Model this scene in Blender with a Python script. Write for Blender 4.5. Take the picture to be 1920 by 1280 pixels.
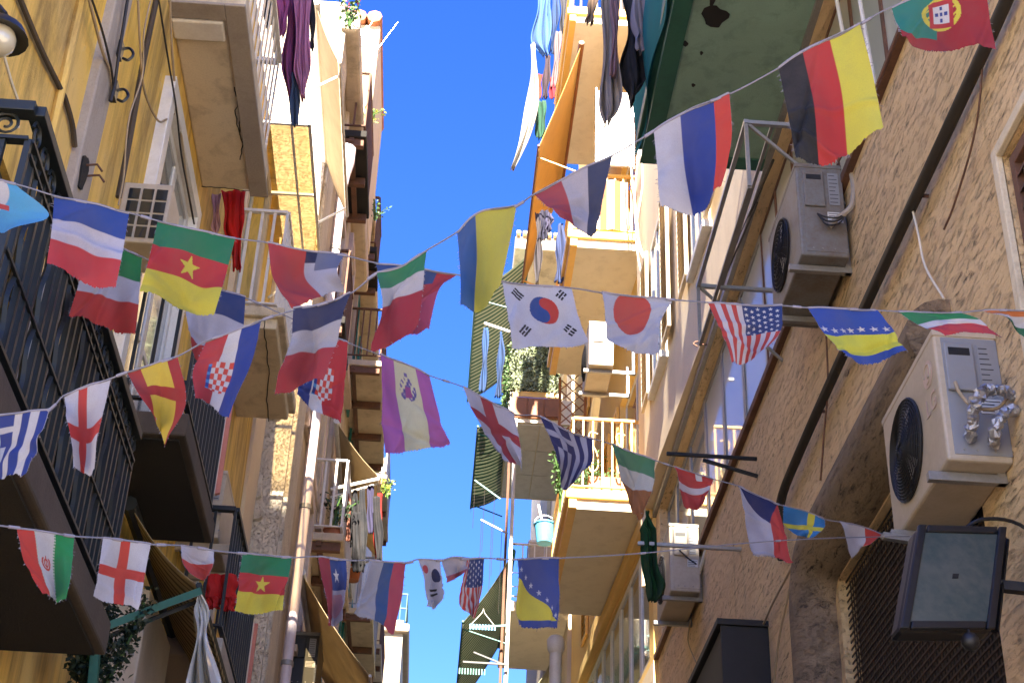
import bpy, math, random
import numpy as np
from mathutils import Vector, Matrix, noise
random.seed(7); rng = np.random.default_rng(7)
for o in list(bpy.data.objects): bpy.data.objects.remove(o)
scene = bpy.context.scene
COL = scene.collection
# ---------------------------------------------------------------- camera
F = 2905.0; CAMZ = 1.6
_a = np.array([750-960., 2450-640., F]); YD = _a/np.linalg.norm(_a)
_k = F*F/(_a[1]-_a[0]*.041); _z = np.array([.041*_k, -_k, F]); ZD = _z/np.linalg.norm(_z)
XD = np.cross(YD, ZD); CM = np.array([XD, YD, ZD]); CC = np.array([0, 0, CAMZ])
cam = bpy.data.cameras.new('camera'); camo = bpy.data.objects.new('camera', cam); COL.objects.link(camo)
cam.sensor_width = 36; cam.lens = 36*F/1920; cam.clip_start = .05; cam.clip_end = 2000
r_, d_, f_ = CM[:, 0], CM[:, 1], CM[:, 2]
camo.matrix_world = Matrix(((r_[0], -d_[0], -f_[0], 0), (r_[1], -d_[1], -f_[1], 0), (r_[2], -d_[2], -f_[2], CAMZ), (0, 0, 0, 1)))
scene.camera = camo
# ---------------------------------------------------------------- light
SUNV = Vector((-.03, -.75, .565)).normalized()
world = bpy.data.worlds.new('World'); scene.world = world; world.use_nodes = True
wn = world.node_tree.nodes; wl = world.node_tree.links
sky = wn.new('ShaderNodeTexSky'); sky.sky_type = 'NISHITA'; sky.sun_disc = False
sky.sun_elevation = math.asin(SUNV.z); sky.sun_rotation = math.atan2(SUNV.x, SUNV.y)
sky.air_density = 1.0; sky.dust_density = .15; sky.ozone_density = 3.5; sky.altitude = 50
hsv = wn.new('ShaderNodeHueSaturation'); hsv.inputs['Hue'].default_value = .523; hsv.inputs['Saturation'].default_value = 1.3
wl.new(sky.outputs[0], hsv.inputs['Color']); wl.new(hsv.outputs[0], wn['Background'].inputs['Color'])
wn['Background'].inputs['Strength'].default_value = .057
sl = bpy.data.lights.new('sun', 'SUN'); sl.energy = 5.0; sl.angle = math.radians(.5); sl.color = (1, .90, .74)
so = bpy.data.objects.new('sun', sl); COL.objects.link(so); so.rotation_euler = SUNV.to_track_quat('Z', 'Y').to_euler()
so.location = (0, -5, 40)
scene.view_settings.view_transform = 'Standard'; scene.view_settings.look = 'None'
scene.view_settings.gamma = 1; scene.view_settings.exposure = 3.02
# ---------------------------------------------------------------- helpers
def ray(px, py): return CM @ np.array([px-960., py-640., F])
def X_(px, py, X): r = ray(px, py); return Vector(CC+r*(X/r[0]))
def Y_(px, py, Y): r = ray(px, py); return Vector(CC+r*(Y/r[1]))
def Z_(px, py, Z): r = ray(px, py); return Vector(CC+r*((Z-CAMZ)/r[2]))
def V(*a): return Vector(a)
def lin(c):
    return tuple((x/12.92 if x <= .04045 else ((x+.055)/1.055)**2.4) for x in c)
def hexc(h): return lin(tuple(int(h[i:i+2], 16)/255 for i in (0, 2, 4)))

class MB:
    def __init__(s): s.v = []; s.f = []; s.smooth = False
    def add(s, vs, fs):
        n = len(s.v); s.v += [tuple(p) for p in vs]; s.f += [tuple(i+n for i in f) for f in fs]; return s
    def box(s, x0, x1, y0, y1, z0, z1):
        return s.add([(x0,y0,z0),(x1,y0,z0),(x1,y1,z0),(x0,y1,z0),(x0,y0,z1),(x1,y0,z1),(x1,y1,z1),(x0,y1,z1)],
                     [(0,3,2,1),(4,5,6,7),(0,1,5,4),(1,2,6,5),(2,3,7,6),(3,0,4,7)])
    def obox(s, c, a, b, d):   # half-extent vectors
        c = Vector(c); vs = []
        for k in (-1, 1):
            for i, j in ((-1,-1),(1,-1),(1,1),(-1,1)): vs.append(c+a*i+b*j+d*k)
        return s.add(vs, [(0,3,2,1),(4,5,6,7),(0,1,5,4),(1,2,6,5),(2,3,7,6),(3,0,4,7)])
    def bar(s, p, q, w, h=None, up=Vector((0,0,1))):
        p = Vector(p); q = Vector(q); h = h or w; t = (q-p).normalized()
        if abs(t.dot(up)) > .98: up = Vector((1,0,0))
        a = t.cross(up).normalized(); b = a.cross(t)
        return s.obox((p+q)/2, a*w/2, b*h/2, (q-p)/2)
    def quad(s, a, b, c, d): return s.add([a,b,c,d], [(0,1,2,3)])
    def slab(s, pts, n, t):    # polygon extruded by n*t
        m = len(pts); n = Vector(n)*t
        return s.add([Vector(p) for p in pts]+[Vector(p)+n for p in pts],
                     [tuple(range(m))[::-1], tuple(range(m, 2*m))]+[(i, (i+1) % m, m+(i+1) % m, m+i) for i in range(m)])
    def tube(s, pts, r, n=6, taper=None):
        pts = [Vector(p) for p in pts]; k = len(pts); vs = []; fs = []; s.smooth = True
        t0 = (pts[1]-pts[0]).normalized(); up = Vector((0,0,1)) if abs(t0.z) < .9 else Vector((1,0,0))
        a = t0.cross(up).normalized()
        for i, p in enumerate(pts):
            t = (pts[min(i+1, k-1)]-pts[max(i-1, 0)]).normalized()
            a = (a-t*a.dot(t)).normalized(); b = t.cross(a)
            rr = (r[i] if isinstance(r, (list, tuple)) else r)
            for j in range(n):
                th = 2*math.pi*j/n; vs.append(p+(a*math.cos(th)+b*math.sin(th))*rr)
        for i in range(k-1):
            for j in range(n):
                fs.append((i*n+j, i*n+(j+1) % n, (i+1)*n+(j+1) % n, (i+1)*n+j))
        fs += [tuple(range(n))[::-1], tuple(range((k-1)*n, k*n))]
        return s.add(vs, fs)
    def grid(s, fn, nu, nv):
        s.smooth = True
        vs = [fn(i/nu, j/nv) for j in range(nv+1) for i in range(nu+1)]
        return s.add(vs, [(j*(nu+1)+i, j*(nu+1)+i+1, (j+1)*(nu+1)+i+1, (j+1)*(nu+1)+i) for j in range(nv) for i in range(nu)])
    def disc(s, c, n, r, t, seg=20):
        n = Vector(n).normalized(); up = Vector((0,0,1)) if abs(n.z) < .9 else Vector((1,0,0))
        a = n.cross(up).normalized(); b = n.cross(a); c = Vector(c)
        return s.slab([c+(a*math.cos(2*math.pi*i/seg)+b*math.sin(2*math.pi*i/seg))*r for i in range(seg)], n, t)
    def build(s, name, mat, parent=None, bevel=0, solid=0):
        me = bpy.data.meshes.new(name); off = Vector((0,0,0)); q = parent
        while q is not None: off = off+q.location; q = q.parent
        me.from_pydata([(x-off.x, y-off.y, z-off.z) for x, y, z in s.v], [], s.f); me.update()
        if s.smooth:
            me.polygons.foreach_set('use_smooth', [True]*len(me.polygons))
            try: me.set_sharp_from_angle(angle=math.radians(45))
            except Exception: pass
        o = bpy.data.objects.new(name, me); COL.objects.link(o)
        if parent is not None: o.parent = parent
        me.materials.append(mat)
        if bevel:
            m = o.modifiers.new('bevel', 'BEVEL'); m.width = bevel; m.segments = 2; m.limit_method = 'ANGLE'; m.angle_limit = math.radians(50)
        if solid:
            m = o.modifiers.new('solid', 'SOLIDIFY'); m.thickness = solid
        return o
def tag(o, label, cat, group=None):
    o['label'] = label; o['category'] = cat
    if group: o['group'] = group
    return o
def thing(name, label, cat, loc=(0,0,0), group=None):
    o = bpy.data.objects.new(name, None); COL.objects.link(o); o.location = Vector(loc); o.empty_display_size = .1
    return tag(o, label, cat, group)
def struct(name, mb, mat): o = mb.build(name, mat); o['kind'] = 'structure'; return o
def cat_rom(P, t):
    n = len(P)-1; x = min(max(t, 0), 1)*n; i = min(int(x), n-1); u = x-i
    p1 = P[i]; p2 = P[i+1]; p0 = P[i-1] if i > 0 else p1*2-p2; p3 = P[i+2] if i+2 <= n else p2*2-p1
    return (p1*2+(p2-p0)*u+(p0*2-p1*5+p2*4-p3)*u*u+(p1*3-p0-p2*3+p3)*u*u*u)*.5
def curve(pts, k=6):
    P = [Vector(p) for p in pts]; n = (len(P)-1)*k
    return [cat_rom(P, i/n) for i in range(n+1)]
def wire(name, pts, r, mat, label=None, cat='cable', group=None, parent=None, k=5, n=5):
    o = MB().tube(curve(pts, k) if k > 1 else pts, r, n).build(name, mat, parent)
    if label: tag(o, label, cat, group)
    return o
# ---------------------------------------------------------------- materials
MATS = {}
def nodes_mat(name):
    m = bpy.data.materials.new(name); m.use_nodes = True; nt = m.node_tree
    return m, nt, nt.nodes['Principled BSDF']
def N(nt, t, **kw):
    n = nt.nodes.new(t)
    for k, v in kw.items():
        if k in n.inputs.keys(): n.inputs[k].default_value = v
        else: setattr(n, k, v)
    return n
def mixrgb(nt, fac, a, b, mode='MIX'):
    m = nt.nodes.new('ShaderNodeMix'); m.data_type = 'RGBA'; m.blend_type = mode
    for idx, val in ((0, fac), (6, a), (7, b)):
        if hasattr(val, 'links') or isinstance(val, bpy.types.NodeSocket): nt.links.new(val, m.inputs[idx])
        elif idx == 0: m.inputs[0].default_value = val
        else: m.inputs[idx].default_value = (*val[:3], 1)
    return m.outputs[2]
def coords(nt, scale=(1,1,1), kind='Object'):
    tc = N(nt, 'ShaderNodeTexCoord'); mp = N(nt, 'ShaderNodeMapping'); mp.inputs['Scale'].default_value = scale
    nt.links.new(tc.outputs[kind], mp.inputs['Vector']); return mp.outputs[0]
def noise_(nt, vec, scale, detail=6, rough=.6, dist=0):
    n = N(nt, 'ShaderNodeTexNoise'); n.inputs['Scale'].default_value = scale; n.inputs['Detail'].default_value = detail
    n.inputs['Roughness'].default_value = rough; n.inputs['Distortion'].default_value = dist
    nt.links.new(vec, n.inputs['Vector']); return n.outputs['Fac']
def ramp(nt, fac, stops, interp='LINEAR'):
    r = N(nt, 'ShaderNodeValToRGB'); r.color_ramp.interpolation = interp; e = r.color_ramp.elements
    while len(e) > 1: e.remove(e[0])
    for i, (p, c) in enumerate(stops):
        el = e[0] if i == 0 else e.new(p)
        el.position = p; el.color = (*c[:3], 1) if hasattr(c, '__len__') else (c, c, c, 1)
    nt.links.new(fac, r.inputs[0]); return r.outputs[0]
def bump(nt, b, h, strength, dist=.01):
    n = N(nt, 'ShaderNodeBump'); n.inputs['Strength'].default_value = strength; n.inputs['Distance'].default_value = dist
    nt.links.new(h, n.inputs['Height']); nt.links.new(n.outputs[0], b.inputs['Normal'])
def plaster(name, c, c2, dirt=(.12,.09,.06), dirt_amt=.45, scale=1.0, stretch=(1,1,.35), bmp=.35, rough=.92, pits=False):
    """painted render or stone: two tones, run-down dirt streaks, grain, optional pits"""
    if name in MATS: return MATS[name]
    m, nt, b = nodes_mat(name); b.inputs['Roughness'].default_value = rough
    v = coords(nt); vs = coords(nt, stretch)
    big = noise_(nt, v, 1.1*scale, 5, .6, .6); st = noise_(nt, vs, 3.0*scale, 8, .65, .4); fine = noise_(nt, v, 60*scale, 4, .7)
    col = mixrgb(nt, ramp(nt, big, [(.35, 0), (.68, 1)]), c, c2)
    col = mixrgb(nt, ramp(nt, st, [(.50, 0), (.80, dirt_amt)]), col, dirt)
    col = mixrgb(nt, ramp(nt, fine, [(.3, .16), (.55, 0)]), col, dirt)
    h = fine
    if pits:
        pv = coords(nt, stretch); pn = noise_(nt, pv, 26*scale, 5, .75, .2)
        pm = ramp(nt, pn, [(.56, 0), (.66, .75)])
        col = mixrgb(nt, pm, col, dirt); 
        h = ramp(nt, pn, [(.5, 1), (.68, 0)])
    nt.links.new(col, b.inputs['Base Color']); bump(nt, b, h, bmp, .012)
    MATS[name] = m; return m
def paint(name, c, rough=.5, metal=0, var=.18, dirt=None, bmp=.05, scale=6):
    if name in MATS: return MATS[name]
    m, nt, b = nodes_mat(name); b.inputs['Roughness'].default_value = rough; b.inputs['Metallic'].default_value = metal
    v = coords(nt); n1 = noise_(nt, v, scale, 6, .65); n2 = noise_(nt, v, scale*9, 3, .6)
    d = dirt or tuple(x*.45 for x in c)
    col = mixrgb(nt, ramp(nt, n1, [(.45, 0), (.8, min(1, var*3))]), c, d)
    col = mixrgb(nt, ramp(nt, n2, [(.3, var), (.6, 0)]), col, d)
    nt.links.new(col, b.inputs['Base Color']); bump(nt, b, n2, bmp, .004)
    MATS[name] = m; return m
def fabric(name, c, trans=.35, var=.12, stripe=None):
    if name in MATS: return MATS[name]
    m, nt, b = nodes_mat(name); b.inputs['Roughness'].default_value = .95
    v = coords(nt); n1 = noise_(nt, v, 5, 5, .6); w = noise_(nt, v, 220, 2, .5)
    base = c
    if stripe is not None:
        c2, axis, freq, duty = stripe
        sx = N(nt, 'ShaderNodeSeparateXYZ'); nt.links.new(v, sx.inputs[0])
        a = N(nt, 'ShaderNodeMath', operation='MULTIPLY'); nt.links.new(sx.outputs[axis], a.inputs[0]); a.inputs[1].default_value = freq
        fr = N(nt, 'ShaderNodeMath', operation='FRACT'); nt.links.new(a.outputs[0], fr.inputs[0])
        g = N(nt, 'ShaderNodeMath', operation='GREATER_THAN'); nt.links.new(fr.outputs[0], g.inputs[0]); g.inputs[1].default_value = duty
        base = mixrgb(nt, g.outputs[0], c, c2)
    col = mixrgb(nt, ramp(nt, n1, [(.4, 0), (.75, var*2)]), base, (.10,.08,.07))
    nt.links.new(col, b.inputs['Base Color']); bump(nt, b, w, .25, .002)
    tr = N(nt, 'ShaderNodeBsdfTranslucent'); nt.links.new(col, tr.inputs[0])
    mx = N(nt, 'ShaderNodeMixShader'); mx.inputs[0].default_value = trans
    nt.links.new(b.outputs[0], mx.inputs[1]); nt.links.new(tr.outputs[0], mx.inputs[2])
    nt.links.new(mx.outputs[0], nt.nodes['Material Output'].inputs[0])
    MATS[name] = m; return m
def glass(name, c=(.35,.42,.45), rough=.08):
    if name in MATS: return MATS[name]
    m, nt, b = nodes_mat(name); b.inputs['Base Color'].default_value = (*c, 1); b.inputs['Roughness'].default_value = rough
    b.inputs['Specular IOR Level'].default_value = .9; b.inputs['Coat Weight'].default_value = .6; b.inputs['Coat Roughness'].default_value = .03
    v = coords(nt); bump(nt, b, noise_(nt, v, 2.2, 3, .5), .12, .02)
    MATS[name] = m; return m
def flagmat():
    m, nt, b = nodes_mat('flag_cloth'); b.inputs['Roughness'].default_value = .9
    at = N(nt, 'ShaderNodeAttribute', attribute_name='Col'); v = coords(nt)
    n1 = noise_(nt, v, 9, 5, .6); w = noise_(nt, v, 420, 2, .5)
    col = mixrgb(nt, ramp(nt, n1, [(.45, 0), (.8, .22)]), at.outputs['Color'], (.13,.10,.09))
    col = mixrgb(nt, ramp(nt, w, [(.3, .14), (.6, 0)]), col, (.05,.05,.05))
    nt.links.new(col, b.inputs['Base Color']); bump(nt, b, w, .3, .0015)
    tr = N(nt, 'ShaderNodeBsdfTranslucent'); nt.links.new(col, tr.inputs[0])
    mx = N(nt, 'ShaderNodeMixShader'); mx.inputs[0].default_value = .30
    nt.links.new(b.outputs[0], mx.inputs[1]); nt.links.new(tr.outputs[0], mx.inputs[2])
    nt.links.new(mx.outputs[0], nt.nodes['Material Output'].inputs[0]); return m
FLAG = flagmat()
def travertine(name, c, c2, c3, pit):
    m, nt, b = nodes_mat(name); b.inputs['Roughness'].default_value = .85
    v = coords(nt); vb = coords(nt, (1,.10,1.5)); vp = coords(nt, (1,.30,1.25)); vq = coords(nt, (1,.5,1.0))
    band = noise_(nt, vb, 5, 8, .65, .5); big = noise_(nt, v, .9, 6, .6, .8); pn = noise_(nt, vp, 24, 6, .72, .35); pf = noise_(nt, vq, 75, 4, .7, .2); bl = noise_(nt, vb, 1.6, 5, .6, .9)
    col = mixrgb(nt, ramp(nt, band, [(.36, 0), (.62, 1)]), c, c2)
    col = mixrgb(nt, ramp(nt, big, [(.45, 0), (.75, .6)]), col, c3)
    col = mixrgb(nt, ramp(nt, bl, [(.54, 0), (.78, .4)]), col, tuple(x*.5 for x in c))
    cl = noise_(nt, vb, 2.4, 4, .55, .6); dens = ramp(nt, cl, [(.40, .12), (.62, 1)])
    def masked(x):
        q = N(nt, 'ShaderNodeMath', operation='MULTIPLY'); nt.links.new(x, q.inputs[0]); nt.links.new(dens, q.inputs[1]); return q.outputs[0]
    vl = coords(nt, (1,.05,.9)); ln = noise_(nt, vl, 4.5, 7, .6, 1.2); vd = coords(nt, (1,1,.09)); dr = noise_(nt, vd, 3.5, 6, .6, .5)
    col = mixrgb(nt, ramp(nt, ln, [(.56, 0), (.68, .42)]), col, tuple(x*.42 for x in c))
    col = mixrgb(nt, ramp(nt, dr, [(.58, 0), (.78, .5)]), col, tuple(x*.34 for x in c))
    col = mixrgb(nt, masked(ramp(nt, pf, [(.56, 0), (.68, .6)])), col, pit)
    col = mixrgb(nt, masked(ramp(nt, pn, [(.575, 0), (.64, .95)])), col, pit)
    nt.links.new(col, b.inputs['Base Color']); h = ramp(nt, pn, [(.52, 1), (.64, 0)])
    mm = N(nt, 'ShaderNodeMath', operation='ADD'); nt.links.new(h, mm.inputs[0]); nt.links.new(pf, mm.inputs[1]); bump(nt, b, mm.outputs[0], .8, .015); return m
def worn_yellow(name):
    m, nt, b = nodes_mat(name); b.inputs['Roughness'].default_value = .93
    v = coords(nt); vs = coords(nt, (1,1,.07)); vt = coords(nt, (1,1,.3))
    big = noise_(nt, v, .8, 6, .62, 1.0); st = noise_(nt, vs, 5, 8, .68, .3); st2 = noise_(nt, vt, 2.2, 9, .7, .8); pe = noise_(nt, v, 3.2, 9, .72, 1.2); fi = noise_(nt, v, 70, 4, .7); sp = noise_(nt, vt, 38, 5, .7)
    col = mixrgb(nt, ramp(nt, big, [(.35, 0), (.65, 1)]), (.86,.55,.085), (.78,.54,.18))
    col = mixrgb(nt, ramp(nt, pe, [(.60, 0), (.72, .55)]), col, (.74,.60,.36))
    col = mixrgb(nt, ramp(nt, st, [(.47, 0), (.68, .75)]), col, (.26,.15,.04))
    col = mixrgb(nt, ramp(nt, st2, [(.50, 0), (.72, .8)]), col, (.13,.08,.03))
    col = mixrgb(nt, ramp(nt, sp, [(.66, 0), (.72, .8)]), col, (.07,.045,.02))
    nt.links.new(col, b.inputs['Base Color']); mm = N(nt, 'ShaderNodeMath', operation='ADD'); nt.links.new(pe, mm.inputs[0]); nt.links.new(fi, mm.inputs[1]); bump(nt, b, mm.outputs[0], .45, .014); return m
M_YEL = worn_yellow('yellow_render')
M_GREYP = plaster('grey_render', (.36,.31,.27), (.42,.37,.31), (.10,.08,.06), .5, 1.2)
M_TRAV = travertine('travertine', (.82,.60,.33), (.70,.49,.26), (.76,.57,.36), (.10,.06,.03))
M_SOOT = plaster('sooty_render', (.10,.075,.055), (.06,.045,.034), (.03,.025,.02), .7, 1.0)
M_STONE = plaster('rough_stone', (.74,.65,.51), (.66,.56,.42), (.20,.15,.10), .5, 2.0, (1,1,.8), .9, .95, True)
M_BEIGE = plaster('beige_render', (.76,.66,.49), (.68,.58,.42), (.16,.11,.06), .7, 1.4, (1,1,1), .4)
M_OLDW = plaster('weathered_render', (.66,.55,.40), (.52,.42,.30), (.14,.11,.08), .6, 1.6, (1,1,.2), .6)
M_PINKW = plaster('pale_pink_render', (.60,.48,.40), (.50,.40,.33), (.15,.11,.09), .5, 1.2, (1,1,.25), .4)
M_CREAM = plaster('cream_render', (.72,.58,.40), (.68,.54,.36), (.30,.22,.14), .3, 1.0, (1,1,.3), .25)
M_RYEL = plaster('bright_yellow_render', (.80,.52,.16), (.76,.50,.18), (.40,.24,.08), .25, 1.0, (1,1,.3), .2)
M_SOFF = plaster('pale_soffit', (.82,.73,.56), (.76,.67,.50), (.36,.28,.18), .35, 1.6, (1,1,1), .3)
M_GSOFF = plaster('green_grey_soffit', (.28,.44,.35), (.23,.35,.28), (.08,.12,.10), .65, 1.6, (1,1,1), .4)
M_DARK = plaster('near_black', (.014,.012,.011), (.02,.017,.015), (.01,.01,.01), .5, 2.0)  # plain near-black for cracks, bare patches, undersides and openings
M_TAR = plaster('street_basalt', (.06,.058,.055), (.05,.05,.05), (.02,.02,.02), .4, 3.0)
M_IRON = paint('black_green_iron', (.007,.011,.013), .5, 0, .15, (.015,.018,.018))
M_RUST = paint('rusty_iron', (.16,.075,.045), .8, 0, .3, (.05,.03,.02))
M_WHITEM = paint('white_metal', (.74,.71,.66), .45, 0, .12, (.32,.26,.2))
M_ACW = paint('ac_casing', (.46,.39,.30), .5, 0, .28, (.32,.26,.18), .03, 4)
M_ACG = paint('ac_side_grey', (.24,.25,.28), .45, 0, .12, (.2,.18,.16), .03, 4)
M_ACD = paint('ac_dirty', (.17,.17,.17), .5, 0, .35, (.12,.07,.035), .05, 5)
M_BLACK = paint('black_plastic', (.006,.006,.008), .5, 0, .15, (.02,.02,.02))
M_GREY = paint('grey_metal', (.30,.29,.28), .45, .4, .2)
M_STEEL = paint('galvanised_steel', (.45,.46,.48), .35, .7, .15)
M_TEAL = paint('teal_paint', (.02,.16,.14), .5, 0, .15)
M_GRN = paint('green_paint', (.03,.13,.09), .5, 0, .2)
M_YMET = paint('yellow_metal', (.85,.50,.12), .45, 0, .1, (.5,.28,.06))
M_BROWN = paint('brown_wood', (.30,.11,.035), .6, 0, .25, (.12,.05,.02), .1, 3)
M_PIPE = paint('pink_white_pvc', (.66,.56,.56), .45, 0, .12, (.35,.28,.25))
M_CAB1 = paint('tan_cable', (.42,.32,.2), .6); M_CAB2 = paint('black_cable', (.03,.026,.024), .6); M_CAB3 = paint('white_cable', (.72,.66,.55), .5)
M_ROPE = paint('grey_string', (.16,.16,.20), .9, 0, .3, (.12,.11,.12))
M_FOIL = paint('crumpled_foil', (.50,.50,.53), .3, 1, .3, (.4,.4,.42), .8, 30)
M_GLASS = glass('window_glass', (.20,.25,.27)); M_FROST = glass('frosted_glass', (.40,.42,.38), .4); M_DGLASS = glass('dark_glass', (.02,.025,.03))
M_LEAF = paint('leaf_green', (.06,.13,.03), .6, 0, .3, (.03,.06,.015)); M_LEAFD = paint('dark_leaf', (.015,.032,.014), .6, 0, .3); M_IVY = paint('pale_ivy_leaf', (.30,.34,.20), .7, 0, .35, (.08,.12,.05))
M_YLEAF = paint('yellow_green_leaf', (.30,.36,.05), .6, 0, .2); M_PINKF = paint('pink_petal', (.72,.10,.35), .7)
M_TERRA = paint('terracotta', (.45,.16,.07), .8, 0, .25)
M_SLATE = paint('lamp_black', (.012,.012,.012), .4); M_BLUEP = paint('blue_plastic', (.10,.42,.72), .35)
# ================================================================ structure
struct('ground', MB().quad((-600,-600,-.02),(600,-600,-.02),(600,600,-.02),(-600,600,-.02)), M_TAR)
struct('street', MB().box(-2.6,3.2,1.5,120,-.01,.004), M_TAR); struct('bounce_ground', MB().box(-45,45,-60,1.5,-.01,.006), plaster('bounce_paving', (.60,.52,.41), (.55,.47,.37), (.25,.21,.16), .3, 1.0, (1,1,1), .3))  # unseen pale square added behind the viewer to bounce sunlight into the alley
def facade(mb, x, nx, y0, y1, z0, z1, holes, depth):
    ys = sorted({y0, y1, *[h[0] for h in holes], *[h[1] for h in holes]}); zs = sorted({z0, z1, *[h[2] for h in holes], *[h[3] for h in holes]})
    for a, b in zip(ys, ys[1:]):
        for c, d in zip(zs, zs[1:]):
            my, mz = (a+b)/2, (c+d)/2
            if any(h[0] < my < h[1] and h[2] < mz < h[3] for h in holes): continue
            q = [(x,a,c),(x,b,c),(x,b,d),(x,a,d)]
            mb.quad(*(q if nx > 0 else q[::-1]))
    xi = x-nx*depth
    for a, b, c, d in holes:
        mb.quad((x,a,c),(xi,a,c),(xi,b,c),(x,b,c)); mb.quad((x,a,d),(x,b,d),(xi,b,d),(xi,a,d))
        mb.quad((x,a,c),(x,a,d),(xi,a,d),(xi,a,c)); mb.quad((x,b,c),(xi,b,c),(xi,b,d),(x,b,d))
        mb.quad((xi,a,c),(xi,a,d),(xi,b,d),(xi,b,c))
def building(name, label, x, nx, y0, y1, z1, mat, holes=(), depth=.2, back=6.0, roof_mat=None, roof_over=.0, z0=-.01):
    t = thing(name, label, 'building', (x-nx*back/2, (y0+y1)/2, 0))
    mb = MB(); facade(mb, x, nx, y0, y1, z0, z1, list(holes), depth); xb = x-nx*back
    mb.quad((x,y0,z0),(x,y0,z1),(xb,y0,z1),(xb,y0,z0)); mb.quad((x,y1,z0),(xb,y1,z0),(xb,y1,z1),(x,y1,z1)); mb.quad((xb,y0,z0),(xb,y0,z1),(xb,y1,z1),(xb,y1,z0))
    mb.build('wall', mat, t)
    xs = sorted((x+nx*roof_over, xb)); MB().box(xs[0], xs[1], y0-.001, y1+.001, z1+.003, z1+.16).build('roof', roof_mat or M_GREYP, t, .01)
    return t
def window(parent, x, nx, y0, y1, z0, z1, depth, fm, gm, leaves=2, bars=1, fw=.06):
    """frame set back in its reveal, panes behind it"""
    xf = x-nx*(depth-.07); mb = MB(); a, b = sorted((xf, xf+nx*.05)); e = .004
    mb.box(a,b,y0+e,y0+fw,z0+e,z1-e); mb.box(a,b,y1-fw,y1-e,z0+e,z1-e); mb.box(a,b,y0+fw,y1-fw,z0+e,z0+fw); mb.box(a,b,y0+fw,y1-fw,z1-fw,z1-e)
    for i in range(1, leaves):
        yc = y0+(y1-y0)*i/leaves; mb.box(a+.003,b-.003,yc-fw*.6,yc+fw*.6,z0+fw,z1-fw)
    for i in range(1, bars+1):
        zc = z0+(z1-z0)*i/(bars+1)
        for k in range(leaves):
            ya = y0+(y1-y0)*k/leaves+fw; yb = y0+(y1-y0)*(k+1)/leaves-fw; mb.box(a+.006,b-.006,ya,yb,zc-fw*.3,zc+fw*.3)
    w = mb.build('window', fm, parent, .004)
    for k in range(leaves):
        ya = y0+(y1-y0)*k/leaves+fw*.5; yb = y0+(y1-y0)*(k+1)/leaves-fw*.5
        MB().box(a+.012,b-.014,ya,yb,z0+fw*.5,z1-fw*.5).build('pane', gm, w)
    return w
def surround(parent, x, nx, y0, y1, z0, z1, w, t, mat, name='window_surround', sill=True):
    a, b = sorted((x-nx*.01, x+nx*t)); mb = MB()
    mb.box(a,b,y0-w,y0,z0,z1+w); mb.box(a,b,y1,y1+w,z0,z1+w); mb.box(a,b,y0,y1,z1,z1+w)
    if sill: a2, b2 = sorted((x-nx*.01, x+nx*(t+.06))); mb.box(a2,b2,y0-w-.03,y1+w+.03,z0-.08,z0)
    return mb.build(name, mat, parent, .006)
def shutter(parent, x, nx, y0, y1, z0, z1, mat, n=14, name='shutter'):
    a, b = sorted((x, x+nx*.04)); mb = MB()
    mb.box(a,b,y0,y0+.05,z0,z1); mb.box(a,b,y1-.05,y1,z0,z1); mb.box(a,b,y0+.05,y1-.05,z0,z0+.06); mb.box(a,b,y0+.05,y1-.05,z1-.06,z1)
    s = mb.build(name, mat, parent, .003); h = (z1-z0-.12)/n; sl = MB()
    for i in range(n):
        zc = z0+.06+h*(i+.5); c = V((a+b)/2, (y0+y1)/2, zc)
        sl.obox(c, V(0,(y1-y0)/2-.05,0), V(nx*.016,0,-h*.42), V(.003,0,.002))
    q = sl.build('slats', mat, s); q['kind'] = 'stuff'; return s
def instance(me, name, loc, parent, rot=None):
    o = bpy.data.objects.new(name, me); COL.objects.link(o); o.parent = parent; o.location = loc
    if rot: o.rotation_euler = rot
    return o
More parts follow.
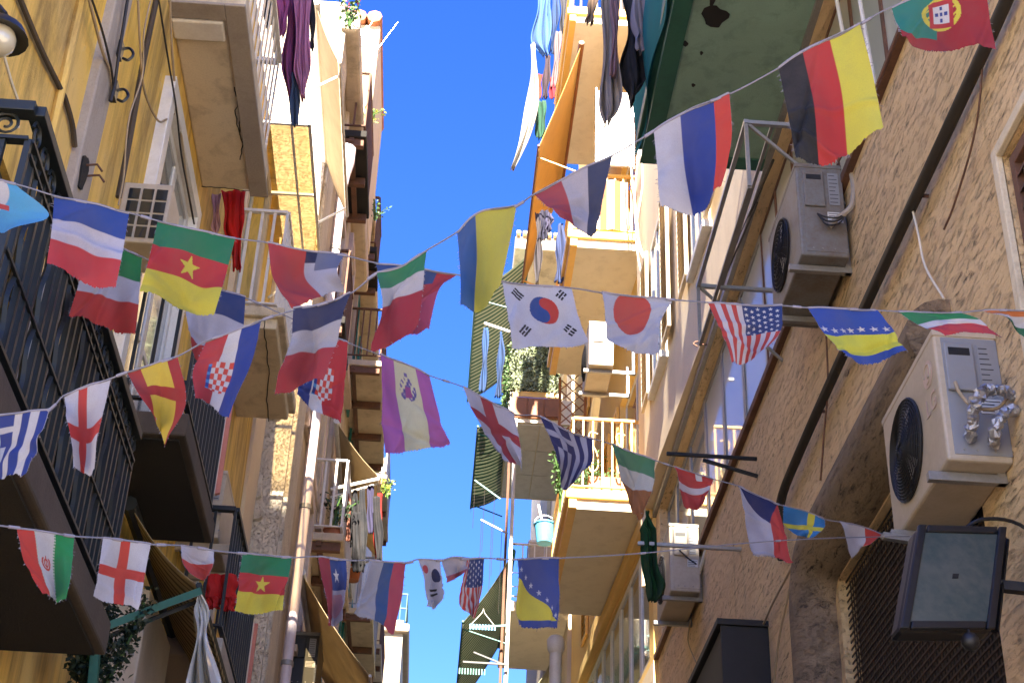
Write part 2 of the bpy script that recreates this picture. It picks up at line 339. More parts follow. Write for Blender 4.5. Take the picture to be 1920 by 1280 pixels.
def balcony(name, label, xi, xo, y0, y1, z, t, mslab, rm, h=1.0, sp=.12, r=.008, trim=None, ends=(1,1), rail=.035, fancy=0, group=None, soffit=None, base=.09, front=True, flat=None):
    """slab + handrail + lower rail + every baluster"""
    T = thing(name, label, 'balcony', ((xi+xo)/2, (y0+y1)/2, z), group); nx = 1 if xo > xi else -1
    a, b = sorted((xi, xo)); MB().box(a,b,y0,y1,z,z+t).build('slab', mslab, T, .012)
    if soffit: MB().box(a+.06,b-.06,y0+.06,y1-.06,z-.006,z-.002).build('soffit', soffit, T)
    if trim:
        mb = MB(); w = .05
        mb.box(*sorted((xo-nx*.01, xo+nx*w)), y0-w, y1+w, z+t*.55, z+t+.02)
        mb.box(a, b, y0-w, y0, z+t*.55, z+t+.02); mb.box(a, b, y1, y1+w, z+t*.55, z+t+.02); mb.build('slab_moulding', trim, T, .012)
    x = xo-nx*.04; zb = z+t+base; zt = z+t+h
    mb = MB(); mb.bar((x,y0+.03,zt),(x,y1-.03,zt),rail,rail*.7)
    if ends[0]: mb.bar((xi,y0+.03,zt-.001),(x,y0+.03,zt-.001),rail,rail*.7)
    if ends[1]: mb.bar((xi,y1-.03,zt-.001),(x,y1-.03,zt-.001),rail,rail*.7)
    mb.build('handrail', rm, T, .003)
    mb = MB(); mb.bar((x,y0+.03,zb),(x,y1-.03,zb),rail*.7,.014)
    if ends[0]: mb.bar((xi,y0+.03,zb+.001),(x,y0+.03,zb+.001),rail*.7,.014)
    if ends[1]: mb.bar((xi,y1-.03,zb+.001),(x,y1-.03,zb+.001),rail*.7,.014)
    mb.build('bottom_rail', rm, T)
    zt2 = zt
    if fancy:
        zt2 = zt-.13; mb = MB(); mb.bar((x,y0+.03,zt2),(x,y1-.03,zt2),rail*.6,.014); mb.bar((xi,y0+.03,zt2+.001),(x,y0+.03,zt2+.001),rail*.6,.014); mb.build('middle_rail', rm, T)
        me = None; k = int((y1-y0)/.13)
        def spiral(c, ax):
            pts = []
            for i in range(26):
                th = i/25*3.6*math.pi; rr = .052*(1-i/25*.8); pts.append(Vector(c)+ax*(math.cos(th)*rr)+V(0,0,math.sin(th)*rr))
            return pts
        for i in range(k):
            MB().tube(spiral((x, y0+.09+i*.13, zt-.065), V(0,1 if i % 2 else -1,0)), .006, 4).build('scroll', rm, T)
        for i in range(int(abs(x-xi)/.13)):
            MB().tube(spiral((xi+nx*(.08+i*.13), y0+.03, zt-.065), V(1 if i % 2 else -1,0,0)), .006, 4).build('scroll', rm, T)
    # balusters (shared mesh)
    def bme(kind):
        H = zt2-zb; mb = MB()
        if kind == 'w':
            pts = [(0.016*math.sin(i/24*6*math.pi)*(.5-.5*math.cos(min(i,24-i)/24*4*math.pi) if False else 1), 0, H*i/24) for i in range(25)]
            mb.tube([V(0, p[0], p[2]) for p in pts], r*1.15, 4)
        elif flat: mb.box(-flat[0]/2,flat[0]/2,-flat[1]/2,flat[1]/2,0,H)
        else: mb.box(-r,r,-r,r,0,H)
        me = bpy.data.meshes.new('baluster'); me.from_pydata(mb.v, [], mb.f); me.materials.append(rm); me.update(); return me
    m1 = bme('s'); m2 = bme('w') if fancy else None
    base_l = V(T.location.x, T.location.y, T.location.z)
    n = max(2, int(round((y1-y0-.06)/sp)))
    if front:
        for i in range(n+1):
            y = y0+.03+(y1-y0-.06)*i/n
            instance(m2 if (fancy and i % 4 == 2) else m1, 'baluster', V(x, y, zb)-base_l, T)
    for e, yy in ((0, y0+.03), (1, y1-.03)):
        if ends[e]:
            k = max(1, int(round(abs(x-xi)/sp)))
            for i in range(1, k): instance(m1, 'baluster', V(xi+(x-xi)*i/k, yy, zb)-base_l, T)
    return T
# ---------------------------------------------------------------- left: yellow building
XL = -1.9
L1 = building('yellow_building', 'shaded mustard yellow rendered house filling the left edge', XL, 1, 3.5, 13.6, 10.8, M_YEL,
   [(4.7,5.95,4.12,5.5), (7.42,8.62,5.72,7.83), (7.3,8.6,8.58,10.5), (10.6,11.7,8.4,10.35), (10.9,11.9,4.6,6.7), (8.2,9.2,2.2,4.4)], .22)
wd = window(L1, XL, 1, 7.42, 8.62, 5.72, 7.83, .11, M_WHITEM, M_GLASS, 2, 2, .07)
surround(L1, XL, 1, 7.42, 8.62, 5.72, 7.83, .11, .07, M_WHITEM, sill=False)
for h in ((7.3,8.6,8.58,10.5), (10.6,11.7,8.4,10.35), (10.9,11.9,4.6,6.7), (8.2,9.2,2.2,4.4)):
    window(L1, XL, 1, *h, .22, M_WHITEM, M_GLASS, 2, 2); surround(L1, XL, 1, *h, .1, .05, M_CREAM, sill=False)
shutter(L1, XL-.06, 1, 4.72, 5.93, 4.14, 5.48, M_IRON, 20)
# grey pilaster strip, raised bands, conduits of the yellow wall
a = V(XL, 5.87, 0); MB().box(XL-.02, XL+.05, 5.89, 6.16, 2.0, 10.7).build('pilaster', M_GREYP, L1, .01)
MB().box(XL-.02, XL+.035, 12.9, 13.58, 0, 10.75).build('pilaster', M_CREAM, L1, .01)
MB().tube([X_(159,-30,XL+.02), X_(92,268,XL+.02), X_(60,420,XL+.02)], .022, 6).build('conduit', M_YEL, L1)
MB().tube(curve([X_(30,-20,XL+.02), X_(75,88,XL+.02), X_(115,170,XL+.02), X_(122,185,XL+.02), X_(135,232,XL+.02), X_(140,275,XL+.02)]), .014, 6).build('conduit', M_SOOT, L1)
MB().tube(curve([X_(295,-10,XL+.015), X_(270,110,XL+.015), X_(245,250,XL+.015), X_(222,370,XL+.015)]), .018, 6).build('conduit', M_SOOT, L1)
# broken patch in the pilaster, iron hooks
c = X_(158,325,XL+.06)
mb = MB(); mb.slab([c+V(0, .055*math.cos(t)*(1+.3*math.sin(3*t)), .12*math.sin(t)*(1+.25*math.sin(2*t+1))) for t in np.linspace(0, 2*math.pi, 15)[:-1]], (1,0,0), -.008); mb.build('broken_patch', M_DARK, L1)
for q in ((158,310),(162,330)):
    p = X_(*q, XL+.05); MB().tube([p, p+V(.06,.0,.01), p+V(.09,0,-.03)], .006, 5).build('iron_hook', M_RUST, L1)
for q in ((212,172),(222,95)):
    p = X_(*q, XL+.05); mb = MB(); mb.tube(curve([p, p+V(.05,0,.02), p+V(.08,.0,-.02), p+V(.06,0,-.06), p+V(.03,0,-.05)]), .008, 5); mb.box(p.x-.01,p.x+.02,p.y-.03,p.y+.03,p.z-.05,p.z+.05)
    mb.build('insulator_hook', M_SLATE, L1)
# loose cables down the yellow wall
G = 'loose cables on the yellow wall'
for i, (pts, r, m, lab) in enumerate([
   ([(162,-20),(190,90),(205,130),(210,165),(208,185)], .008, M_CAB1, 'tan cable dropping to the lower insulator hook on the grey strip'),
   ([(166,-20),(195,70),(212,150),(209,190)], .006, M_CAB2, 'thin dark cable ending at the lower insulator hook'),
   ([(241,-10),(230,60),(222,110),(215,160),(207,190)], .009, M_CAB2, 'dark clipped cable descending along the edge of the grey strip'),
   ([(258,-10),(264,110),(272,175),(295,225),(310,225),(327,214)], .007, M_CAB1, 'tan cable looping under the window apex on the yellow wall'),
   ([(285,-10),(270,60),(267,140),(245,210),(237,260),(232,330),(222,385)], .005, M_CAB1, 'thin tan cable weaving beside the dark vertical conduit'),
   ([(296,-10),(315,110),(330,200),(340,290),(355,370),(364,420)], .006, M_CAB2, 'dark cable running down beside the big balcony underside'),
   ([(318,-10),(322,90),(330,180),(342,270),(350,340),(362,410)], .008, M_CAB1, 'tan cable bundle right beside the cracked balcony underside'),
   ([(2,85),(20,150),(36,200),(33,240)], .007, M_CAB3, 'white cable hanging below the wall lamp'),
   ]):
    wire('cable', [X_(x,y,XL+.06+.01*(i%3)) for x,y in pts], r, m, lab, 'cable', G)
# ---------------------------------------------------------------- left: balconies
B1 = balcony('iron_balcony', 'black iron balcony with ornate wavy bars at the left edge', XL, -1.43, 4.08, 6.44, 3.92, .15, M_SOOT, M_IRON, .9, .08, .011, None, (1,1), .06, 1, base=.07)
MB().box(XL+.01, -1.47, 4.12, 6.4, 3.905, 3.917).build('soffit', M_DARK, B1)  # near-black sheet under the slab
for sx in (.12,.30):   # flat strips crossing behind the bars
    MB().bar((-1.46, 4.12, 4.16+sx*2.1), (-1.46, 6.4, 4.16+sx*2.1), .012, .012).build('tie_bar', M_IRON, B1)
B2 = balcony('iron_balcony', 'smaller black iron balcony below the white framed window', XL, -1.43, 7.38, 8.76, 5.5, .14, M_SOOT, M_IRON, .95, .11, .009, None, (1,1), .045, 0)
MB().box(XL+.01, -1.47, 7.42, 8.72, 5.487, 5.497).build('soffit', M_DARK, B2)  # underside covered in near-black
B3 = balcony('slab_balcony', 'big beige balcony with cracked underside and white slatted railing, upper left', XL, -1.45, 7.12, 8.9, 8.3, .2, M_BEIGE, M_WHITEM, 1.0, .15, .014, None, (0,1), .05, 0, flat=(.006,.065))
mb = MB(); mb.box(-1.56,-1.43,7.02,8.94,8.275,8.298); mb.box(XL,-1.56,7.02,7.16,8.275,8.298); mb.build('soffit_border', M_GREYP, B3, .006)
MB().box(XL,-1.58,7.17,7.34,8.262,8.297).build('soffit_moulding', M_WHITEM, B3, .012)
for pts in ([(445,155),(452,200),(448,240),(455,270),(450,300)], [(455,160),(462,215),(460,250),(468,290),(472,330)], [(378,350),(420,352),(460,358),(490,356)], [(375,30),(378,55)], [(440,165),(446,190),(442,215),(452,262)]):
    p = curve([Z_(x,y,8.296) for x,y in pts], 5); p = [q+V(random.uniform(-.006,.006),random.uniform(-.006,.006),0) for q in p]
    MB().tube(p, .0035, 4).build('crack', M_DARK, B3)
B4 = balcony('slab_balcony', 'beige balcony with white bar railing below the yellow corrugated canopy', XL, -1.45, 10.42, 11.9, 8.1, .16, M_BEIGE, M_WHITEM, 1.0, .11, .011, M_BEIGE, (1,1), .04, 0)
for pts in ([(495,600),(498,640),(503,690),(500,740),(506,790)],):
    MB().tube([q+V(random.uniform(-.01,.01),0,0) for q in curve([Z_(x,y,8.095) for x,y in pts], 5)], .004, 4).build('crack', M_DARK, B4)
B5 = balcony('iron_balcony', 'dark iron railing balcony low at the left bottom edge of frame', XL, -1.45, 9.9, 11.6, 5.2, .14, M_GREYP, M_IRON, .95, .12, .01, None, (1,1), .05, 0)
# yellow corrugated canopy of translucent fibreglass
def fibre():
    m, nt, b = nodes_mat('yellow_fibreglass'); v = coords(nt); n1 = noise_(nt, v, 4, 6, .65)
    col = mixrgb(nt, ramp(nt, n1, [(.4, 0), (.75, .6)]), (.50,.33,.05), (.30,.19,.04)); nt.links.new(col, b.inputs['Base Color']); b.inputs['Roughness'].default_value = .6
    tp = N(nt, 'ShaderNodeBsdfTransparent'); tp.inputs[0].default_value = (1,.8,.45,1); mx = N(nt, 'ShaderNodeMixShader'); mx.inputs[0].default_value = .2
    nt.links.new(b.outputs[0], mx.inputs[1]); nt.links.new(tp.outputs[0], mx.inputs[2]); nt.links.new(mx.outputs[0], nt.nodes['Material Output'].inputs[0]); return m
t = thing('corrugated_canopy', 'yellow corrugated canopy on a white frame, upper left', 'canopy', (-1.68, 11.7, 10.4))
def corr(u, v): return V(-1.9+.44*u, 10.7+2.0*v, 10.45+.0*u+.018*math.sin(v*2*math.pi*9)**3)
mb = MB().grid(corr, 1, 108); o = mb.build('sheet', fibre(), t)
mb = MB()
for y in (10.68, 11.7, 12.72): mb.bar((-1.9,y,10.40),(-1.44,y,10.40),.025)
mb.bar((-1.44,10.66,10.40),(-1.44,12.74,10.40),.025); mb.bar((-1.6,10.66,10.395),(-1.6,12.74,10.395),.02); mb.build('frame', M_WHITEM, t)
for i in range(3):
    mb = MB(); c = V(-1.62+.0*i, 12.2-.4*i*0, 10.2-.1*i)
mb = MB(); mb.tube([V(-1.9,12.74,9.9), V(-1.45,12.74,10.38)], .012, 5); mb.tube([V(-1.9+.08*math.cos(a)+.12,12.74,10.25+.08*math.sin(a)) for a in np.linspace(0,5,16)], .008, 4); mb.build('scroll_bracket', M_WHITEM, t)
# wall lantern
t = thing('wall_lantern', 'black wall lantern with clear glass bulb cover at the top left', 'lamp', X_(0,75,-1.72)+V(0,0,-.1)); c = X_(0,62,-1.72)
def lathe(c, prof, n=18):
    mb = MB(); mb.smooth = True; vs = []; fs = []
    for r, z in prof:
        for i in range(n): vs.append(c+V(r*math.cos(2*math.pi*i/n), r*math.sin(2*math.pi*i/n), z))
    for k in range(len(prof)-1):
        for i in range(n): fs.append((k*n+i, k*n+(i+1)%n, (k+1)*n+(i+1)%n, (k+1)*n+i))
    return mb.add(vs, fs)
lathe(c, [(.001,.09),(.015,.085),(.02,.06),(.05,.05),(.085,.02),(.10,-.01),(.105,-.02),(.09,-.015),(.05,.0),(.001,.01)]).build('lamp_shade', M_SLATE, t)
lathe(c, [(.055,0),(.065,-.03),(.06,-.06),(.04,-.085),(.001,-.095)]).build('glass_cover', glass('clear_lamp_glass', (.55,.5,.38), .05), t)
MB().tube(curve([c+V(0,0,.09), c+V(-.06,0,.14), V(XL,c.y,c.z+.12)]), .012, 6).build('arm', M_SLATE, t)
# ---------------------------------------------------------------- left: stone building and the houses behind it
XS = -1.61
holes2 = [(15.6,16.3,7.4,9.3), (16.9,17.7,9.4,11.4), (15.7,16.3,11.6,13.2), (18.2,18.9,6.2,8.6), (17.6,18.3,12.4,14)]
L2 = building('stone_house', 'rough pale stone corner house with a sunlit end wall, left of the sky', XS, 1, 13.65, 19.2, 14.6, M_OLDW, holes2, .18, 7)
for h in holes2:
    window(L2, XS, 1, *h, .18, M_GREYP, M_GLASS, 2, 1); surround(L2, XS, 1, *h, .14, .06, M_PINKW)
# sunlit end wall: render sheet with irregular stones proud of it
MB().box(-7, XS-.003, 13.61, 13.648, 3, 14.55).build('end_wall_render', M_STONE, L2)
z = 6.6
stm = []
for k in range(8):
    mb = MB(); n = 9; w = random.uniform(.07,.12); h = random.uniform(.06,.10)
    pr = []
    for i in range(n):
        a = 2*math.pi*i/n; s = (abs(math.cos(a))**.6*(1 if math.cos(a) > 0 else -1), abs(math.sin(a))**.6*(1 if math.sin(a) > 0 else -1)); j = random.uniform(.85,1.12)
        pr.append((s[0]*w*j, s[1]*h*j))
    d = random.uniform(.015,.035)
    mb.add([(x,0.004,y) for x,y in pr]+[(x*.8,-d,y*.78) for x,y in pr], [tuple(range(n,2*n))]+[(i,(i+1)%n,n+(i+1)%n,n+i) for i in range(n)])
    me = bpy.data.meshes.new('stone'); me.from_pydata(mb.v, [], mb.f); me.materials.append(M_STONE); me.update(); stm.append(me)
bl = L2.location
while z < 9.9:
    x = -2.6+random.uniform(-.1,.0); hh = random.uniform(.15,.2)
    while x < XS-.12:
        if random.random() < .82: instance(random.choice(stm), 'stone', V(x,13.61,z+random.uniform(-.03,.03))-bl, L2, (0,random.uniform(-.15,.15),0))
        x += random.uniform(.19,.27)
    z += hh
# corner pilaster and string courses on the alley side
MB().box(XS-.01, XS+.04, 13.66, 14.35, 0, 14.5).build('corner_pilaster', M_STONE, L2, .012)
for z in (9.55, 11.5): MB().box(XS-.01, XS+.06, 14.36, 19.1, z, z+.14).build('string_course', M_PINKW, L2, .02)
for y in (15.1, 16.62, 17.95): MB().box(XS-.01, XS+.045, y, y+.22, 4, 14.5).build('wall_strip', M_CREAM if y < 16 else M_OLDW, L2, .01)
MB().box(XS-.01, XS+.2, 13.6, 19.2, 14.3, 14.58).build('cornice', M_OLDW, L2, .04)
# downpipe with hopper
t = thing('downpipe', 'pale pink plastic downpipe with a flared hopper on the stone house corner', 'pipe', (-1.5,14.8,3))
MB().tube([V(-1.5,14.72,3), V(-1.5,14.72,12.9)], .055, 10).build('pipe', M_PIPE, t)
MB().tube([V(-1.5,14.72,12.85), V(-1.5,14.72,13.0), V(-1.5,14.72,13.2), V(-1.5,14.72,13.4)], [.06,.075,.11,.11], 10).build('hopper', M_PIPE, t)
for z in (6.9,8.6,10.3,11.9,12.7): MB().tube([V(-1.5,14.72,z), V(-1.5,14.72,z+.05)], .065, 10).build('pipe_clamp', M_GREY, t)
# further left houses
holes3 = [(20.2,21.2,z,z+2.1) for z in (7.2,10.6,13.6)]+[(23.2,24.2,z,z+2.1) for z in (7.2,10.6,13.6)]+[(26,27,z,z+2.1) for z in (7.2,10.6,13.6)]
L3 = building('ochre_house', 'weathered ochre house with green shutters behind the stone house', -1.75, 1, 19.22, 28.5, 16.3, M_OLDW, holes3, .2, 7)
for i, h in enumerate(holes3):
    window(L3, -1.75, 1, *h, .2, M_GREYP, M_DGLASS, 2, 1); surround(L3, -1.75, 1, *h, .13, .05, M_PINKW)
    for s in (0, 1): shutter(L3, -1.74+.01, 1, h[0]-.55 if s == 0 else h[1]+.05, h[0]-.05 if s == 0 else h[1]+.55, h[2], h[3], M_TEAL, 12)
MB().box(-1.76,-1.45,19.25,28.4,16.0,16.28).build('cornice', M_OLDW, L3, .05)
holes4 = [(30+3*i,31+3*i,z,z+2.2) for i in range(5) for z in (8,11.5,15)]
L4 = building('pale_house', 'pale rendered house with small balconies farther down the left row', -1.95, 1, 28.55, 46, 18.6, M_PINKW, holes4, .2, 7)
for h in holes4: window(L4, -1.95, 1, *h, .2, M_WHITEM, M_DGLASS, 2, 1)
MB().box(-1.96,-1.7,28.6,45.9,18.3,18.58).build('cornice', M_CREAM, L4, .05)
M_TANF = plaster('far_tan_render', (.34,.27,.19), (.30,.24,.17), (.15,.12,.08), .4)
holes5 = [(49,50.2,14,16),(49,50.2,17,19),(52,53,14,16)]
L5 = building('end_house', 'far tan house closing the left row, green roof railing', -1.25, 1, 47.5, 58, 20.3, M_TANF, holes5, .2, 9)
for h in holes5: window(L5, -1.25, 1, *h, .2, M_WHITEM, M_DGLASS, 2, 1)
for xx, zz in ((-2.1,18.6),(-1.75,17.0),(-2.3,15.4)):
    w = MB(); w.box(xx-.25,xx+.25,47.44,47.49,zz-.45,zz+.45); w = w.build('window', M_WHITEM, L5); MB().box(xx-.18,xx+.18,47.42,47.438,zz-.38,zz+.38).build('pane', M_DGLASS, w)
MB().box(-10.2,-1.05,47.3,58.1,20.0,20.29).build('cornice', M_TANF, L5, .06)
t = thing('roof_railing', 'small green railing on the roof of the far tan house', 'railing', (-1.7,47.6,20.46))
mb = MB()
for zz in (20.9,21.4): mb.bar((-2.6,47.6,zz),(-1.2,47.6,zz),.05); mb.bar((-1.2,47.6,zz),(-1.2,50,zz),.05)
M_FTEAL = paint('far_teal_rail', (.008,.07,.055), .6); mb.build('rail', M_FTEAL, t)
for i in range(8): MB().bar((-2.6+.2*i,47.6,20.46),(-2.6+.2*i,47.6,21.4),.03).build('post', M_FTEAL, t)
# taller cream chimney-stack wall with tiled cap on the ochre house roof edge
t = thing('roof_turret', 'cream rooftop stair turret with an orange tile edge against the sky', 'turret', (-1.6,18.0,14.7))
MB().box(-3.0,-1.42,16.6,18.9,14.77,17.2).build('wall', M_CREAM, t, .02)
for i in range(8):
    MB().tube([V(-3.05+.22*i,16.5,17.28),V(-3.05+.22*i,19.0,17.28)], .11, 8).build('tile', M_TERRA, t)
# small stone balconies on brackets (left far)
G = 'far left balconies'
def rustic(label, xi, xo, y0, y1, z, rm, ms, h=.95, sp=.13, brackets=3):
    b = balcony('bracket_balcony', label, xi, xo, y0, y1, z, .1, ms, rm, h, sp, .012, None, (1,1), .04, 0)
    for i in range(brackets):
        y = y0+.08+(y1-y0-.16)*i/(brackets-1); mb = MB(); a, c = sorted((xi, xo-.03)); mb.box(a,c,y-.04,y+.04,z-.11,z-.002)
        mb.build('bracket', M_RUST, b, .006)
    MB().box(min(xi,xo)+.1,min(xi,xo)+.16,y0+.02,y1-.02,z-.06,z-.003).build('joist', M_RUST, b)
    return b
LB = rustic('white railed balcony on the stone house with dark laundry at its end', XS, -1.2, 16.45, 18.6, 9.05, M_WHITEM, M_OLDW)
rustic('rusty railed balcony with brown joists, between two sky edge flags', -1.75, -1.18, 20.6, 24.0, 13.9, M_RUST, M_OLDW, .95, .1, 4)
rustic('little dark balcony slab under the turret', XS, -1.36, 15.4, 16.5, 11.35, M_RUST, M_DARK)
rustic('dark stained balcony slab beside the roof plants', XS, -1.3, 14.9, 16.6, 13.75, M_RUST, M_DARK)
rustic('dark balcony slab beside the teal shutter of the ochre house', -1.75, -1.35, 19.4, 20.5, 16.4-1.2, M_RUST, M_DARK)
rustic('grey railed balcony carrying a white air conditioner at the sky edge', -1.95, -1.35, 29.2, 32.4, 16.3, M_GREY, M_OLDW, 1.0, .25)
rustic('shadowed balcony with brown beams above the far tan house', -1.75, -1.2, 25.0, 28.2, 11.6, M_GREY, M_OLDW, .95, .25, 3)
rustic('farther balcony row with pots, just left of the tan house', -1.95, -1.35, 33.5, 37, 14.2, M_RUST, M_OLDW, .95, .2, 4)
rustic('lowest far balcony with green railing by the bottom edge', -1.95, -1.15, 34, 38, 11.4, M_TEAL, M_OLDW, 1.0, .2, 4)
# awnings
def awning(name, label, Y, pr, pf, length, mat, rollm, drop=.12, scall=18, arm=M_WHITEM, sag=.05, group=None, hem=None, under=None):
    A = Y_(*pr, Y); B = Y_(*pf, Y); L = V(0, length, 0)
    t = thing(name, label, 'awning', A, group)
    def fn(u, v):
        p = A.lerp(B, v)+L*u; p.z -= sag*math.sin(math.pi*v)+.008*math.sin(u*40)*v; return p
    MB().grid(fn, 40, 14).build('fabric', mat, t, 0, .004)
    def fr(u, v):
        p = B+L*u; k = .65+.35*abs(math.sin(u*scall*math.pi)); return p+V(.004, 0, -drop*v*k)
    MB().grid(fr, scall*6, 2).build('valance', hem or mat, t, 0, .003)
    MB().tube([A+V(0,-.05,0), A+L+V(0,.05,0)], .045, 8).build('roller', rollm, t)
    MB().tube([B+V(0,-.03,0), B+L+V(0,.03,0)], .018, 6).build('front_bar', rollm, t)
    for k in (.06, .94):
        p = A+L*k; q = B+L*k; w = V(A.x if abs(A.x) > .1 else A.x, p.y, q.z-.25)
        MB().tube([w, q+V(0,0,-.02)], .014, 5).build('arm', arm, t)
    return t
F_BEI = fabric('beige_awning', (.52,.41,.25), .3); F_YEL = fabric('yellow_awning', (.78,.50,.16), .3, .05)
F_STR = fabric('tan_striped_awning', (.46,.36,.20), .25, .1, ((.16,.13,.07), 1, 9.0, .62))
F_GRN = fabric('green_striped_awning', (.44,.47,.37), .35, .06, ((.05,.13,.09), 1, 7.0, .55))
awning('awning', 'beige awning with scalloped hem beside the pink laundry at the top', 11.2, (592,10), (637,120), 2.4, F_BEI, M_WHITEM)
awning('awning', 'beige awning above the laundry balcony, its edge catching the sun', 17.4, (632,792), (710,893), 2.6, F_BEI, M_WHITEM)
awning('awning', 'long beige awning sloping to the bottom beside the downpipe', 14.95, (566,1075), (694,1268), 2.6, F_BEI, M_WHITEM)
awning('awning', 'tan awning with dark stripes over the green arm at the left bottom', 8.0, (245,950), (374,1100), 2.2, F_STR, M_IRON, .05, 6, M_IRON)
# green arm + post, clear plastic sheet
t = thing('awning_post', 'dark green post with slanting arm holding the striped awning', 'post', Y_(176,1300,6.9))
MB().bar(Y_(186,1150,6.9), Y_(172,1300,6.9), .04).build('post', M_GRN, t); MB().bar(Y_(188,1178,6.9), Y_(374,1108,7.2), .035).build('arm', M_GRN, t)
# ---------------------------------------------------------------- unseen block added behind the viewer to shade the near alley
t = thing('sun_blocker', 'unseen tall block added behind the viewer to shade the near alley', 'building', (-1,-26,0))
MB().box(-3.6,2.5,-30,-20,-.01,33.3).build('wall', M_CREAM, t); MB().box(-3.7,2.6,-30.1,-19.9,33.303,33.5).build('roof', M_GREYP, t)
# ---------------------------------------------------------------- right: travertine building
XR = 2.5
R1 = building('travertine_building', 'shaded pitted travertine building filling the right side', XR, -1, 3.9, 17, 15.5, M_TRAV,
   [(6.6,16.6,8.08,9.78), (4.4,5.6,4.95,6.3), (6.45,9.05,.3,5.62)], .28)
MB().slab([V(XR+.01,10.2,9.9),V(XR-.008,10.2,9.9),V(XR-.19,16.99,9.9),V(XR+.01,16.99,9.9)], (0,0,1), 5.5).build('upper_render', M_CREAM, R1)
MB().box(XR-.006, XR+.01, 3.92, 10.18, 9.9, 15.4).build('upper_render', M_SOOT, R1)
MB().box(XR-.05, XR+.02, 6.3, 16.95, 8.0, 8.07).build('window_sill', M_RUST, R1, .006)
MB().box(XR-.045, XR+.02, 6.3, 16.95, 9.8, 9.88).build('window_head', M_GREY, R1, .006)
# glazed band: individual panels
y = 6.62; k = 0
while y < 16.5:
    w = .62 if y < 10.4 else .98; y2 = min(y+w, 16.58); fr = M_GREY if y > 10.4 else M_RUST
    mb = MB(); x0, x1 = XR+.09, XR+.14; fw = .022 if y < 10.4 else .05
    mb.box(x0,x1,y,y+fw,8.085,9.775); mb.box(x0,x1,y2-fw,y2,8.085,9.775); mb.box(x0,x1,y+fw,y2-fw,8.085,8.085+fw*1.4); mb.box(x0,x1,y+fw,y2-fw,9.775-fw*1.4,9.775)
    p = mb.build('window_panel', fr, R1, .003); MB().box(x0+.012,x1-.02,y+fw*.5,y2-fw*.5,8.1,9.76).build('pane', M_FROST if y < 13.2 else M_GLASS, p)
    y = y2+.006; k += 1
w = window(R1, XR, -1, 4.4, 5.6, 4.95, 6.3, .16, M_CREAM, M_DGLASS, 1, 0, .07)
shutter(R1, XR+.04, -1, 4.47, 5.53, 5.02, 6.23, M_RUST, 12); surround(R1, XR, -1, 4.4, 5.6, 4.95, 6.3, .06, .03, M_BEIGE, sill=False)
M_TRAVD = travertine('dark_travertine', (.36,.26,.165), (.22,.155,.10), (.14,.105,.07), (.03,.02,.015))  # darker travertine tones for the opening moulding
for ya, yb in ((12.4,13.3),(14.9,15.8)):   # upper windows on the cream wall with open shutters
    xw = XR-.008-.182*((ya+yb)/2-10.2)/6.79; a = xw-.035; mb = MB()
    mb.box(a,xw+.02,ya,ya+.07,10.9,13.0); mb.box(a,xw+.02,yb-.07,yb,10.9,13.0); mb.box(a,xw+.02,ya+.07,yb-.07,12.92,13.0); mb.box(a-.05,xw+.02,ya-.06,yb+.06,10.82,10.9); mb.box(a+.005,xw+.02,(ya+yb)/2-.03,(ya+yb)/2+.03,10.9,12.92)
    wq = mb.build('window', M_WHITEM, R1, .005); MB().box(a+.02,xw+.03,ya+.07,yb-.07,10.9,12.92).build('pane', M_GLASS, wq)
    shutter(R1, xw-.03, -1, ya-.55, ya-.04, 10.92, 12.98, M_CREAM, 24); shutter(R1, xw-.06, -1, yb+.04, yb+.55, 10.92, 12.98, M_CREAM, 24)
MB().box(XR-.14,XR+.0,10.2,16.95,13.5,13.62).build('string_course', M_CREAM, R1, .02)
# stone surround of the barred opening: rounded lintel and jamb, grille inside
mb = MB(); mb.tube([V(XR-.02,6.5,5.86), V(XR-.02,8.8,5.86)]+[V(XR-.02,9.0+.36*math.sin(a),5.5+.36*math.cos(a)) for a in np.linspace(0,math.pi/2,9)]+[V(XR-.02,9.36,4.5),V(XR-.02,9.36,0)], .23, 18); mb.build('opening_moulding', M_TRAVD, R1)
MB().box(XR+.1,XR+.26,6.47,9.03,.32,5.6).build('opening_backing', M_DARK, R1)  # near-black panel paints in the unlit depth of the opening
mb = MB(); y = 6.5
while y < 9.0: mb.bar((XR+.05,y,.35),(XR+.05,y,5.58),.008); y += .05
z = 2.0
while z < 5.6: mb.bar((XR+.042,6.48,z),(XR+.042,9.02,z),.006,.012); z += .045
g = mb.build('wire_grille', paint('dark_grille_wire', (.045,.028,.018), .7, 0, .3), R1)
# horizontal pipes along the wall
wire('wall_pipe', [V(XR-.07,4.0,6.86),V(XR-.06,5.65,6.84),V(XR-.07,7.6,6.82),V(XR-.07,9.5,6.79),V(XR-.07,10.2,6.7),V(XR-.07,10.25,6.3)], .035, M_CAB2, 'thick black pipe running along the travertine wall', 'pipe', k=4, n=8)
for y in (5.0,6.6,7.9,9.0): MB().tube([V(XR-.07,y,6.83),V(XR+.01,y,6.83)], .012, 5).build('wall_pipe_clip', M_RUST, R1)
t = thing('waste_pipe', 'grey plastic pipe behind the largest air conditioner', 'pipe', (XR-.12,7.1,4.0))
MB().tube([V(XR-.12,7.0,4.6),V(XR-.12,7.0,5.9),V(XR-.10,7.0,6.05),V(XR+.02,7.0,6.15)], .06, 10).build('pipe', M_GREY, t)
MB().tube([V(XR-.12,7.0,5.75),V(XR-.12,7.0,5.85)], .07, 10).build('pipe_collar', M_GREY, t)
